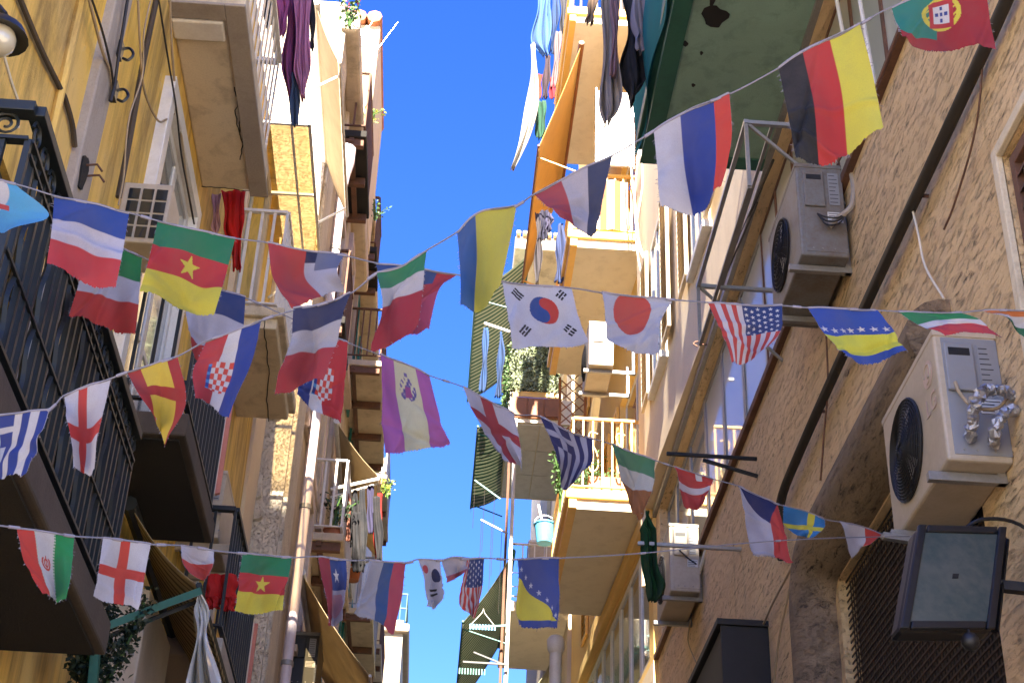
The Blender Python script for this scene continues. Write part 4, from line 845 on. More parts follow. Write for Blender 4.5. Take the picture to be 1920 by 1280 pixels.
c_('pale pink cloth hanging left of the red garment', 9.3, [(365,398,414),(420,398,412),(440,400,410)], (.55,.33,.36), 'garment', .02, 1)
c_('red shorts drying above the dark railing at the lower left', 10.0, [], (.60,.012,.012), 'shorts', .02, 2, parts=[[(1076,384,445),(1100,382,443),(1122,380,442)],[(1118,380,411),(1141,383,410)],[(1118,414,442),(1145,414,437)]])
TL = 9.0
c_('black garment hanging beside the white slatted railing, top', TL-.3, [(-10,492,514),(30,496,512),(68,500,504)], (.015,.015,.02), 'garment', .02, 1)
c_('short magenta top hanging at the upper left line', TL, [(-10,518,540),(30,520,540),(70,521,528)], (.38,.09,.25), 'garment', .02, 1.5)
c_('plum coloured long garment hanging behind the pink one', TL+.1, [(-10,536,560),(60,536,565),(130,529,560),(190,541,556)], (.24,.05,.17), 'garment', .025, 2)
c_('long pink dressing gown hanging at the top left line', TL, [(-10,552,584),(60,552,582),(120,553,580),(150,556,577),(186,562,575)], (.55,.22,.38), 'dressing gown', .03, 2.5)
c_('blue jeans leg hanging below the pink dressing gown', TL+.05, [(138,549,562),(180,545,562),(236,545,561)], (.05,.09,.17), 'jeans', .015, 1)
c_('narrow black garment at the right end of the upper left line', TL+.1, [(-10,582,588),(60,582,590),(95,581,586)], (.012,.012,.016), 'garment', .015, 1)
LY = 17.0
for lab, x0, x1, x2, x3, y0, y1, col in (('salmon vest first on the laundry pole', 649,655,648,656,925,1015,(.3,.11,.07)), ('dark grey shirt second on the laundry pole', 661,671,655,668,918,1025,(.012,.012,.016)), ('grey trousers third on the laundry pole', 675,684,668,688,916,1060,(.016,.018,.024)), ('violet blue top fourth on the laundry pole', 691,699,688,703,910,1000,(.035,.032,.09)), ('long red garment last on the laundry pole', 709,716,700,712,925,1045,(.4,.015,.01)), ('black trousers behind the grey trousers on the laundry pole', 664,676,660,684,960,1072,(.012,.012,.016)), ('black shirt behind the red garment on the laundry pole', 700,712,703,718,930,1050,(.014,.014,.02))):
    c_(lab, LY+random.uniform(-.12,.12), [(y0,x0,x1),((y0*2+y1)/3,(x0*2+x2)/3-2,(x1*2+x3)/3+2),((y0+y1*2)/3,x2+1,x3),(y1,x2+2,x3-2)], col, 'garment', .02, 1.5)
t = thing('laundry_pole', 'cream pole holding the dark row of laundry above the balcony', 'pole', Y_(635,917,17)); MB().tube([Y_(620,917,17), Y_(712,897,17)], .022, 6).build('pole', M_WHITEM, t)
# right hand top lines
YR = 9.4
c_('long grey beige trousers hanging at the top between the houses', YR, [(-10,1131,1160),(60,1130,1158),(140,1126,1162),(200,1127,1160),(232,1129,1146)], (.36,.31,.28), 'trousers', .04, 2)
c_('mauve knitted scarf hanging over the grey trousers', YR-.1, [(-10,1145,1158),(60,1148,1160),(145,1144,1154)], (.3,.17,.18), 'scarf', .02, 2)
c_('big black shirt hanging beside the teal netting', YR, [(-10,1166,1202),(60,1172,1200),(110,1164,1208),(150,1165,1208),(170,1172,1200),(196,1182,1189)], (.012,.012,.018), 'shirt', .05, 1.5)
c_('grey towel hanging in front of the black shirt', YR-.15, [(-10,1188,1215),(50,1186,1222),(75,1190,1214),(98,1194,1210)], (.3,.25,.27), 'towel', .03, 1.5)
c_('striped brown scarf at the topmost laundry bracket', YR+.3, [(-10,1108,1122),(30,1100,1115),(45,1096,1108)], (.30,.20,.14), 'scarf', .02, 1.5)
YQ = 19.0
c_('light blue shirt hanging at the sky edge, top', YQ, [(-10,1010,1034),(30,1004,1034),(80,998,1030),(105,1016,1030)], (.06,.15,.36), 'shirt', .05, 2)
c_('deep blue garment behind the light blue shirt', YQ+.2, [(-10,1034,1052),(40,1034,1046),(100,1030,1040)], (.03,.07,.2), 'garment', .04, 1.5)
c_('charcoal garment against the topmost yellow balcony', YQ+.2, [(-10,1051,1070),(40,1050,1066),(78,1054,1062)], (.05,.05,.065), 'garment', .04, 1.5)
c_('long white cloth flapping out at the sky edge', YQ-.3, [(82,994,1006),(150,993,1008),(210,985,1006),(260,972,996),(318,958,964)], (.50,.48,.45), 'sheet', .05, 1.5, trans=.4)
c_('black and pink patterned cloth under the light blue shirt', YQ, [(105,1022,1034),(150,1018,1030),(185,1016,1026)], (.05,.03,.045), 'garment', .03, 1.5)
c_('pale lilac garment beside the topmost balcony edge', YQ+.1, [(60,1042,1052),(110,1038,1050),(165,1033,1041)], (.2,.15,.165), 'garment', .03, 1.5)
c_('orange red cloth strip in the sky edge laundry', YQ+.2, [(140,1010,1016),(185,1008,1014)], (.35,.05,.02), 'garment', .02, 1)
c_('red and black sock shaped cloth by the yellow awning', YQ+.1, [(145,1030,1038),(185,1030,1042)], (.35,.02,.04), 'garment', .02, 1)
c_('green floral cloth hanging lowest at the sky edge', YQ, [(190,1008,1022),(230,1002,1024),(260,1006,1016)], (.02,.09,.055), 'garment', .04, 1.5)
for lab, xa, xb, y0, y1, col in (('black vest hanging below the yellow awning', 1012,1028,395,450,(.02,.02,.05)), ('patterned black and white leggings below the yellow awning', 1005,1016,400,532,(.07,.06,.07)), ('grey violet shirt below the yellow awning', 1022,1036,400,435,(.07,.065,.13)), ('navy cloth strip beside the middle yellow balcony', 1044,1058,420,530,(.04,.06,.16))):
    c_(lab, 18.2, [(y0,xa,xb),((y0+y1)/2,xa-1,xb),(y1,xa-3,xb-4)], col, 'garment', .04, 1.5)
for lab, xa, xb, y0, y1, col in (('pair of blue jeans hanging first under the upper green awning', 905,914,615,735,(.03,.08,.22)), ('pair of blue trousers hanging second under the upper green awning', 934,943,622,745,(.025,.065,.18))):
    c_(lab, 24.1, [(y0,xa+2,xb),((y0*2+y1)/3,xa,xb+2),((y0+y1*2)/3,xa-3,xb-1),(y1,xa-6,xb-5)], col, 'trousers', .04, 1.5)
t = thing('laundry_bar', 'pale bar carrying two pairs of blue trousers at the sky edge', 'pole', Y_(930,610,24.1)); MB().bar(Y_(908,606,24.1), Y_(956,622,24.1), .04).build('bar', M_WHITEM, t)
c_('dark green cloth hanging from the wall arm left of the air conditioner', 12.0, [(958,1213,1217),(985,1203,1222),(1000,1207,1226),(1060,1202,1236),(1095,1206,1246),(1126,1220,1228)], (.008,.07,.02), 'cloth', .05, 1.5)
t = thing('line_bracket', 'short steel arm holding the dark green cloth', 'bracket', V(2.2,12,7.2)); MB().bar(Y_(1196,1018,12), V(2.5,12,Y_(1196,1018,12).z), .03).build('arm', M_STEEL, t)
m, nt, b = nodes_mat('clear_plastic_sheet'); b.inputs['Base Color'].default_value = (.62,.62,.58,1); b.inputs['Roughness'].default_value = .15; b.inputs['Alpha'].default_value = .8
c_('crinkled clear plastic sheet hanging from the striped awning, bottom left', 8.05, [(1108,372,380),(1150,370,386),(1200,362,395),(1300,350,414)], (.6,.6,.56), 'sheet', .04, 3, mat=m)
# ================================================================ plants, antenna, signs, small things
plant('roof_plant', 'roof edge plant with pink flowers at the top', X_(655,50,-1.32), .4, .2, 150, .055, M_LEAF, None, None, 7, M_PINKF)
plant('roof_plant', 'yellow green weed growing from the turret edge', Y_(690,240,16.2), .4, .25, 110, .05, M_YLEAF, None, None, 9)
plant('roof_plant', 'thin straggly weed below the turret at the sky edge', Y_(703,415,18.5), .35, .2, 50, .05, M_LEAF, None, None, 8)
plant('potted_plant', 'dark potted plant on the white railed laundry balcony', V(-1.35,16.7,9.3), .5, .2, 160, .06, M_LEAFD, None, .18)
plant('potted_plant', 'leafy pot plant behind the tricolour on the far left row', V(-1.3,20.3,10.4), .6, .25, 180, .08, M_LEAF, None, .2)
plant('potted_plant', 'yellow green shrub on the lowest far balcony', V(-1.45,34.4,11.6), 1.6, .5, 300, .14, M_YLEAF, None, .0)
plant('potted_plant', 'yellow leaved pots at the edge of the far tan wall', Y_(727,935,28.4), .5, .2, 110, .08, M_YLEAF, None, .0)
plant('climbing_plant', 'small vine with round leaves on the smaller iron balcony', V(-1.5,8.3,6.45), .35, .16, 60, .06, M_YLEAF)
plant('dark_shrub', 'dark evergreen shrub beside the green post at the bottom left', Y_(165,1345,7.0), .62, .17, 2600, .035, M_LEAFD)
t = thing('tv_antenna', 'thin television antenna on the roof against the sky, upper left', 'antenna', Y_(676,140,14.5)); Ya = 14.5
for nm, a, b_, r in (('mast',(675,135),(678,55),.008),('boom',(664,82),(704,97),.006),('element',(680,130),(746,42),.004),('element',(664,92),(706,30),.004)): MB().tube([Y_(*a,Ya), Y_(*b_,Ya)], r, 5).build(nm, M_STEEL, t)
M_SIGN = paint('cream_sign', (.70,.60,.52), .6, 0, .08); M_SIGNP = paint('pink_sign_edge', (.62,.22,.16), .6); M_SCRIPT = paint('red_script', (.45,.05,.04), .6)
def sign(label, x0, x1, y, z0, z1):
    t = thing('hanging_sign', label, 'sign', ((x0+x1)/2, y, z0)); MB().slab([V(x0,y,z0+.15),V((x0+x1)/2,y,z0),V(x1,y,z0+.15),V(x1,y,z1-.1),V((x0+x1)/2,y,z1),V(x0,y,z1-.1)], (0,1,0), .03).build('board', M_SIGN, t, .004)
    MB().slab([V(x1+.001,y,z0+.15),V(x1+.03,y,z0+.16),V(x1+.03,y,z1-.1),V(x1+.001,y,z1-.1)], (0,1,0), .03).build('edge', M_SIGNP, t)
    for k in range(4):
        z = z1-.25-k*(z1-z0-.5)/4; MB().tube(curve([V(x0+.04+(x1-x0-.08)*i/10, y-.004, z+.025*math.sin(i*2.2+k)+.03*i/10) for i in range(11)], 3), .006, 4).build('script', M_SCRIPT, t)
    MB().tube([V(XL,y+.015,z1+.02),V(x1,y+.015,z1+.02)], .012, 5).build('sign_arm', M_SLATE, t)
sign('cream sign with red script hanging past the smaller iron balcony', -1.82, -1.55, 9.3, 5.95, 6.9)
sign('second cream sign with pink edge low on the left', -1.85, -1.6, 12.6, 5.6, 6.6)
t = thing('wall_cabinet', 'pale wall box with vents at the left bottom corner', 'box', V(-1.8,8.6,4.2)); MB().box(-1.9,-1.66,8.3,9.2,4.1,5.0).build('casing', M_ACW, t, .01); [MB().box(-1.86+.1*k,-1.79+.1*k,8.29,8.298,4.6,4.64).build('vent_slot', M_GREY, t) for k in range(2)]
# ================================================================ loose wires on the right
W = [([(1195,130),(1180,260),(1195,420),(1200,470),(1240,520),(1290,470)], .012, M_CAB3, 'white cable swagging from the yellow corner to the window band', 16.5),
     ([(1200,250),(1190,400),(1215,500),(1250,530),(1300,450)], .010, M_CAB3, 'second white cable loop below the swagging one', 16.3),
     ([(1187,180),(1205,330),(1192,440),(1215,540),(1270,520)], .010, M_CAB3, 'third thin white cable at the cream corner', 16.4)]
for pts, r, m_, lab, Y in W: wire('cable', [Y_(x,y,Y) for x,y in pts], r, m_, lab, 'cable', 'white cables at the cream corner')
W2 = [([(1843,-5),(1840,150),(1825,260),(1790,380),(1770,430)], .006, M_RUST, 'thin brown cable hanging down the travertine at upper right'),
      ([(1548,600),(1552,720),(1546,800),(1540,880),(1538,900)], .007, M_RUST, 'brown cable hanging beside the blue and yellow starred banner'),
      ([(1710,390),(1722,440),(1735,500),(1770,560)], .007, M_CAB3, 'pale looped cable near the thick black pipe'),
      ([(1495,1045),(1470,1090),(1440,1150),(1420,1210),(1425,1290)], .009, M_CAB1, 'tan cable dropping from the stone jamb'),
      ([(1493,1045),(1475,1130),(1460,1200),(1450,1290)], .008, M_CAB1, 'second tan cable beside it below the jamb'),
      ([(1362,1225),(1400,1240),(1425,1275),(1432,1295)], .008, M_CAB3, 'pale cable looping in front of the black hood'),
      ([(1200,840),(1290,640),(1370,480),(1450,300)], .012, M_CAB2, 'black cable climbing across the cream wall to the frame'),
      ([(1180,900),(1270,700),(1340,560),(1420,380)], .009, M_CAB2, 'thinner black cable parallel to the climbing one'),
      ([(1530,420),(1560,330),(1640,170),(1700,20)], .006, M_RUST, 'thin seam cable on the sooty upper wall'),
      ([(1295,1160),(1290,1200),(1305,1240),(1312,1245)], .007, M_CAB1, 'short cable tail beside the lower air conditioner')]
for i, (pts, r, m_, lab) in enumerate(W2): wire('cable', [X_(x,y,2.46-.01*(i%3)) for x,y in pts], r, m_, lab, 'cable', 'cables on the travertine wall')
t = thing('wall_conduit', 'pair of rusty white conduits on the dark wall above the black striped flag', 'pipe', X_(1580,100,2.46))
for a, b_ in (((1565,-20),(1600,170)), ((1610,-10),(1640,160))): MB().tube([X_(*a,2.44), X_(*b_,2.44)], .014, 6).build('conduit', M_WHITEM, t)
# ================================================================ flags
def C(h): return np.array(hexc(h))
RED, WHT, BLU, NAV, GRE, YEL, BLK, ORA, LBL = C('C8202A'), C('D8D6DE'), C('1B3C9C'), C('1C2658'), C('128056'), C('E0D228'), C('15161C'), C('E07A28'), C('2C8AD8')
DRED, PUR, CRM, TEA = C('A81C28'), C('B45AB0'), C('D6D2B0'), C('0E8A78')
def sel(shape, base): a = np.empty(shape+(3,)); a[:] = base; return a
def put(a, m, c): a[m] = c
def sU(cols, cuts): 
    def f(u, v):
        a = sel(u.shape, cols[-1])
        for c, k in reversed(list(zip(cols[:-1], cuts))): put(a, u < k, c)
        return a
    return f
def sV(cols, cuts):
    g = sU(cols, cuts); return lambda u, v: g(v, u)
def star(u, v, cu, cv, r, asp=1.0, rot=-math.pi/2):
    x = (u-cu)*asp; y = v-cv; rr = np.hypot(x, y); th = np.mod(np.arctan2(y, x)-rot+math.pi/5, 2*math.pi/5)-math.pi/5
    k = math.cos(math.pi/5)*.0+.382; a = np.abs(th)
    # edge between outer point (angle 0, r) and inner point (angle 36deg, k r)
    x1, y1 = r, 0; x2, y2 = k*r*math.cos(math.pi/5), k*r*math.sin(math.pi/5)
    px, py = rr*np.cos(a), rr*np.sin(a); return ((x2-x1)*(py-y1)-(y2-y1)*(px-x1)) > 0
def star_in(u, v, cu, cv, r, asp=1.0):
    s = star(u, v, cu, cv, r, asp); near = np.hypot((u-cu)*asp, v-cv) < r*1.01
    c = star(np.array([cu]), np.array([cv]), cu, cv, r, asp)[0]
    return (s == c) & near
def over(f, g):
    def h(u, v): a = f(u, v); g(a, u, v); return a
    return h
def cross(cu, cv, w, h, base, col, asp=1):
    return lambda u, v: np.where(((np.abs(u-cu) < w) | (np.abs(v-cv) < h))[..., None], col, base)
def d_cam(u, v): a = sV([GRE, RED, YEL], [.33,.66])(u, v); put(a, star_in(u, v, .52, .5, .15, 1.0), YEL); return a
def d_cro(flip=False):
    def f(u, v):
        a = sU([RED, WHT, BLU], [.4,.64])(u, v) if not flip else sU([BLU, WHT, RED], [.28,.55])(u, v)
        cu = .47 if not flip else .55
        m = (np.abs(u-cu) < .17) & (v > .36) & (v < .78-.6*np.abs(u-cu)**1.5)
        chk = (np.floor((u-cu+.17)/.068)+np.floor((v-.36)/.075)) % 2 == 0
        put(a, m & chk, C('E03A24')); put(a, m & ~chk, WHT)
        k = (u > cu-.24) & (u < cu-.17) & (v > .38) & (v < .74); put(a, k, BLU); put(a, k & (np.mod(v, .12) < .05), LBL)
        return a
    return f
def d_spa(u, v): a = sU([C('B8231E'), C('E4C420'), C('B8231E')], [.27,.80])(u, v); put(a, (v > .36) & (v < .52), C('B02018')); return a
def d_gre(u, v):
    a = sel(u.shape, WHT); put(a, np.mod(u*9, 2) < 1, BLU); m = (v < .5) & (u < .56); put(a, m, BLU); put(a, m & ((np.abs(u-.28) < .05) | (np.abs(v-.25) < .05)), WHT); return a
def d_gre2(u, v):
    a = sel(u.shape, C('A9A6BE')); n = C('2A2A66'); put(a, np.mod(u*9, 2) < 1, n); m = (v < .52) & (u < .56); put(a, m, n); put(a, m & ((np.abs(u-.28) < .055) | (np.abs(v-.26) < .055)), C('A9A6BE')); return a
def d_kor(u, v):
    a = sel(u.shape, C('CFCFDE')); x = (u-.52)*1.12; y = (v-.42); r = np.hypot(x, y); R = .23; ins = r < R
    th = .5; xr = x*math.cos(th)+y*math.sin(th); yr = -x*math.sin(th)+y*math.cos(th)
    red = (xr > 0); red = np.where(np.hypot(xr, yr+R/2) < R/2, True, red); red = np.where(np.hypot(xr, yr-R/2) < R/2, False, red)
    put(a, ins & red, C('C83028')); put(a, ins & ~red, C('16489C'))
    for cx, cy, an, gaps in ((.2,.16,-.75,()), (.82,.14,.75,(0,2)), (.2,.74,.75,(1,)), (.84,.72,-.75,(0,1,2))):
        xx = (u-cx)*1.12; yy = v-cy; p = xx*math.cos(an)+yy*math.sin(an); q = -xx*math.sin(an)+yy*math.cos(an)
        for k in range(3):
            m = (np.abs(p-(k-1)*.045) < .015) & (np.abs(q) < .085)
            if k in gaps: m &= np.abs(q) > .012
            put(a, m, BLK)
    return a
def d_jap(u, v): a = sel(u.shape, C('C4C4D4')); put(a, np.hypot((u-.46)*1.1, (v-.30)*.9) < .33, C('D0483C')); return a
def d_usa(fl=True):
    def f(u, v):
        a = sel(u.shape, C('D4CEDA')); put(a, np.mod(u*13, 2) < 1, C('D23A30')); m = (u > .46) & (v < .5) if fl else (u > .2) & (v < .46)
        put(a, m, C('1C3A80'))
        for i in range(6):
            for j in range(5): put(a, m & star_in(u, v, .51+.085*i if fl else .26+.12*i, .06+.095*j+(.04 if i % 2 else 0), .034), WHT)
        return a
    return f
def d_bos(u, v):
    a = sel(u.shape, C('1C4CB4')); put(a, (v > .50+.04*np.sin(u*9)) & (v < .86), C('E0E02C'))
    for i in range(7): put(a, star_in(u, v, .06+.145*i, .40+.03*math.sin(i*1.3), .062), WHT)
    return a
def d_bos2(u, v):
    a = sel(u.shape, C('30489C')); put(a, (v > .28+.62*u) & (v < .90), C('D8CC28')); put(a, v > .90, C('30489C'))
    for i in range(7): put(a, star_in(u, v, .07+.145*i, .16+.108*i, .05), C('C8C8DC'))
    return a
def d_por(u, v):
    a = sel(u.shape, DRED); put(a, (u < .45) & (v < .80), TEA); r = np.hypot((u-.50)*1.2, (v-.42)); put(a, (r < .26) & (r > .20), YEL); put(a, (r < .20) & (np.mod((u*1.2+v)*9, 1) < .3), YEL)
    s = (np.abs(u-.50) < .13) & (v > .22) & (v < .64); put(a, s, C('C02030')); put(a, (np.abs(u-.50) < .085) & (v > .30) & (v < .58), WHT)
    for cx, cy in ((.50,.44),(.50,.35),(.50,.53),(.45,.44),(.55,.44)): put(a, (np.abs(u-cx) < .018) & (np.abs(v-cy) < .028), BLU)
    return a
def d_arg(u, v): a = sel(u.shape, WHT); put(a, (u+.5*v > .78), C('4AB0E8')); put(a, (v > .45) & (v < .56) & (u < .6), C('D03A3A')); return a
def d_chi(u, v): a = sU([C('C03438'), C('B4B4CC')], [.52])(u, v); put(a, (u > .52) & (v < .22), NAV); put(a, (u > .66) & (v < .40), C('6E7496')); return a
def d_chi2(u, v): a = sel(u.shape, C('B0B0CC')); put(a, u < .42, C('A0243A')); m = (u >= .42) & (v < .48); put(a, m, C('20408E')); put(a, star_in(u, v, .62, .26, .12), WHT); put(a, (u > .35) & (v > .55) & (np.hypot(u-.6, v-.7) < .2), C('C08CA0')); return a
def d_spur(u, v):
    a = sU([PUR, CRM, PUR], [.27,.70])(u, v); m = (np.hypot((u-.47)*1.1, (v-.28)*1.15) < .15); n = np.sin(u*90)*np.sin(v*80)+np.sin(u*41+v*30)*.8
    put(a, m & (n > -.1), C('7A66A8')); put(a, m & (n > .7), C('4C4C98')); put(a, (np.abs(u-.47) < .045) & (np.abs(v-.31) < .06), C('9A4090'))
    put(a, (np.abs(u-.47) < .03) & (v > .10) & (v < .15), C('7A66A8')); return a
def d_cze(u, v): a = sU([C('C6C4DC'), C('D03838')], [.52])(u, v); put(a, np.abs(u-.5) < .5-1.05*v, C('16246C')); return a
def d_swe(u, v): a = sel(u.shape, C('1A86D0')); put(a, (np.abs(u-.66) < .08) | (np.abs(v-.62) < .10), C('E8DC28')); return a
def d_ira(u, v):
    a = sU([C('DC3420'), C('D6D4DE'), C('129A56')], [.28,.62])(u, v); put(a, ((np.abs(u-.29) < .018) | (np.abs(u-.64) < .018)) & (np.mod(v*22, 1) < .6), C('C8D8CC'))
    r = np.hypot((u-.45)*1.1, v-.48); th = np.abs(u-.45); put(a, ((r < .12) & (r > .085) & (v > .40)) | ((r < .068) & (r > .042)) | ((th < .012) & (np.abs(v-.48) < .11)), C('D0382C')); return a
def d_ire(u, v): return sV([C('4E8A64'), C('C9C6C0'), C('A8662C')], [.40,.66])(u, v)
def d_den(u, v): a = sel(u.shape, C('C8322E')); put(a, (v > .42) & (v < .60), C('D8CCD4')); put(a, (u > .55) & (u < .7) & (v < .2), WHT); return a
def d_pol(u, v): return sU([C('DAD4DE'), C('D4382C')], [.6])(u, v)
def d_kor2(u, v): a = sel(u.shape, C('B8B8CE')); put(a, (np.hypot((u-.25), (v-.25)*1.5) < .16), C('B8344A')); put(a, np.hypot(u-.8, v-.35) < .16, NAV); put(a, (np.abs(u-.6) < .2) & (np.mod(v*24, 2) < 1) & (v > .65) & (v < .82), BLK); return a
def d_phi(u, v): a = sel(u.shape, C('B4283C')); put(a, (v < .25) & (u < .75), C('2A4A8C')); put(a, (v > .85) & (u < .4), C('2A5AA0')); put(a, (v > .5) & (u > .4), C('C0466A')); return a
ENG = lambda: cross(.5, .5, .095, .075, C('D6D4E0'), C('DE3A26'))
P1 = (V(-1.05,3.7,0), V(1.7,2.9,0)); P2 = (V(-1.1,3.6,0), V(2.15,4.4,0)); P3 = (V(-1.2,5.0,0), V(2.42,6.6,0)); P4 = (V(-1.0,3.75,0), V(2.42,6.55,0))
def onP(px, py, P, d=0):
    r = Vector(ray(px, py)); a, b = P; n = Vector((-(b-a).y, (b-a).x, 0)).normalized(); c = Vector(CC)
    t = (a-c).dot(n)/r.dot(n); p = c+r*t; return p-r.normalized()*d
GF = 'bunting flags'
M_HEM = fabric('string_hem', (.26,.25,.31), .2); THREAD = {}
def flag(label, P, top, mid, bot, design, res=96, depth=((0,0,0),(.03,-.03,.02),(.06,-.035,.05)), rip=.012, seed=None, fray=1.0):
    rows = [[onP(x, y, P, depth[j][i]) for i, (x, y) in enumerate(r)] for j, r in enumerate((top, mid, bot))]
    ph = random.uniform(0, 6.28); n = res
    nrm = Vector((-(P[1]-P[0]).y, (P[1]-P[0]).x, 0)).normalized()
    size = ((rows[0][2]-rows[0][0]).length+(rows[2][1]-rows[0][1]).length)/2
    U, Vv = np.meshgrid(np.linspace(0,1,n+1), np.linspace(0,1,n+1))
    co = np.empty((n+1, n+1, 3))
    R = [np.array([np.array(cat_rom(r, k/n)) for k in range(n+1)]) for r in rows]
    for j in range(n+1):
        t = j/n*2; i = min(int(t), 1); w = t-i; p1, p2 = R[i], R[i+1]; p0 = R[i-1] if i > 0 else 2*p1-p2; p3 = R[i+2] if i+2 <= 2 else 2*p2-p1
        co[j] = .5*(2*p1+(p2-p0)*w+(2*p0-5*p1+4*p2-p3)*w*w+(3*p1-p0-3*p2+p3)*w**3)
    wv = (np.sin(U*7.5+ph+Vv*2.2)+.6*np.sin(U*4+Vv*6.5+ph*2)+.35*np.sin(U*15-Vv*5+ph))*rip*(.25+.75*Vv)*size/.25
    cr = np.zeros_like(U)
    for _ in range(7):   # soft creases in random directions
        an = random.uniform(0, math.pi); off = random.uniform(-.2, 1.2); k = (U*math.cos(an)+Vv*math.sin(an))-off; wdt = random.uniform(.025,.09)
        cr += random.choice((-1,1))*random.uniform(.3,1)*np.exp(-(k/wdt)**2)*np.clip(1.3*Vv+.1, 0, 1)
    wv += cr*.011*size/.25
    co += wv[..., None]*np.array(nrm)
    # worn lower hem: small uneven cut
    jit = (rng.normal(0, .004, n+1)+.006*np.sin(np.linspace(0, 9, n+1)+ph))*size/.25*.6
    down = (co[-1]-co[-2]); down /= np.linalg.norm(down, axis=1)[:, None]+1e-9; co[-1] += down*jit[:, None]*fray
    base = Vector(co[0, n//2]); me = bpy.data.meshes.new('flag'); vs = (co-np.array(base)).reshape(-1, 3)
    idx = np.arange((n+1)*(n+1)).reshape(n+1, n+1); q = np.stack([idx[:-1,:-1], idx[:-1,1:], idx[1:,1:], idx[1:,:-1]], -1).reshape(-1, 4)
    me.vertices.add(len(vs)); me.vertices.foreach_set('co', vs.ravel()); me.loops.add(q.size); me.loops.foreach_set('vertex_index', q.ravel())
    me.polygons.add(len(q)); me.polygons.foreach_set('loop_start', np.arange(0, q.size, 4)); me.polygons.foreach_set('use_smooth', np.ones(len(q), bool)); me.update(calc_edges=True)
    ca = me.color_attributes.new('Col', 'FLOAT_COLOR', 'POINT'); colr = np.ones((len(vs), 4), np.float32); dc = design(U, Vv).reshape(-1, 3); colr[:, :3] = (dc*.9+.1*dc.mean(1, keepdims=True))*.60; ca.data.foreach_set('color', colr.ravel())
    me.materials.append(FLAG); o = bpy.data.objects.new('flag', me); COL.objects.link(o); o.location = base; tag(o, label, 'flag', GF)
    # hem sleeve over the string, frayed threads along sides and bottom
    MB().tube([Vector(co[0, k])+V(0,0,.001) for k in range(0, n+1, 6)], .0026*size/.25+.001, 6).build('hem', M_HEM, o)
    mb = MB(); L = size*.05
    for k in range(int(46*fray)):
        e = random.choice((0, 0, 1, 1, 2)); s = random.random()
        if e == 2: p = co[-1, int(s*n)]; d = down[int(s*n)]
        else: col_ = -1 if e else 0; jj = int(s*n); p = co[jj, col_]; d = p-co[jj, -4 if e else 3]; d = d/(np.linalg.norm(d)+1e-9)
        d = Vector(d)+V(random.gauss(0,.5), random.gauss(0,.5), random.gauss(-.3,.5)); d.normalize(); a = Vector(p); b = a+d*L*random.uniform(.2,.9)*.6; c = b+(d+V(random.gauss(0,.8),random.gauss(0,.5),-.5)).normalized()*L*random.uniform(.1,.6)*.6
        mb.tube([a, b, c], .0007, 3)
    if mb.v:
        th = mb.build('frayed_threads', M_HEM, o); th['kind'] = 'stuff'
    return o
# --- string one: from upper right down to the lower left
flag('green and red flag with yellow ring emblem, top right corner', P1, [(1672,16),(1760,-22),(1845,-48)], [(1682,48),(1765,32),(1855,30)], [(1692,71),(1765,94),(1868,93)], d_por, 110)
flag('black red and yellow flag hanging high on the right', P1, [(1460,128),(1530,84),(1612,46)], [(1478,215),(1552,185),(1636,142)], [(1493,305),(1560,300),(1657,243)], sU([BLK, C('CC2A2A'), C('E4DC3A')], [.33,.66]))
flag('white blue and red flag left of the black striped one', P1, [(1226,246),(1295,205),(1368,177)], [(1233,322),(1302,300),(1372,262)], [(1240,394),(1315,391),(1352,352)], sU([C('D4D0DA'), C('24409E'), C('DC3A26')], [.36,.80]))
flag('folded faded red white and navy flag against the yellow awning', P1, [(1002,364),(1072,328),(1148,292)], [(1024,384),(1082,375),(1132,358)], [(1052,404),(1086,432),(1120,443)], sU([C('B83A48'), C('BDB8C8'), C('3C4468')], [.36,.70]))
flag('blue and yellow flag against the blue sky', P1, [(857,436),(902,398),(968,385)], [(862,506),(903,486),(957,458)], [(866,577),(895,583),(938,541)], sU([C('1F5CA4'), C('C9C23C')], [.40]))
flag('green white and red flag in the sky with torn hem, upper string', P1, [(707,512),(752,500),(799,470)], [(716,572),(745,562),(792,540)], [(694,657),(728,652),(783,602)], sV([C('1C8458'), C('C4C0C8'), C('A82038')], [.26,.52]))
flag('navy white and red flag crossing in front of the beige balcony', P1, [(550,578),(604,570),(658,550)], [(543,650),(588,640),(634,628)], [(517,743),(562,720),(606,714)], sV([C('27305E'), C('B6B2BC'), C('B42A34')], [.33,.62]))
flag('red white and blue flag with red checkered shield, left', P1, [(385,640),(440,622),(489,601)], [(362,695),(418,702),(468,692)], [(364,742),(400,764),(433,791)], d_cro())
flag('twisted red and yellow flag in front of the iron balcony', P1, [(238,698),(285,684),(333,668)], [(260,738),(302,742),(347,752)], [(290,780),(303,815),(314,842)], d_spa, depth=((0,0,0),(.03,-.03,.05),(.05,-.05,.06)))
flag('white flag with red cross, twisted, before the iron bars', P1, [(119,742),(160,726),(207,710)], [(128,792),(158,800),(192,778)], [(136,872),(158,889),(181,884)], cross(.46,.60,.10,.085,C('D4D0DC'),C('D6322A')), depth=((0,0,0),(.04,-.04,.04),(.05,-.05,.05)))
flag('blue and white striped flag with cross at the left edge', P1, [(-45,783),(20,776),(92,768)], [(-40,840),(14,834),(74,822)], [(-50,905),(0,902),(44,880)], d_gre)
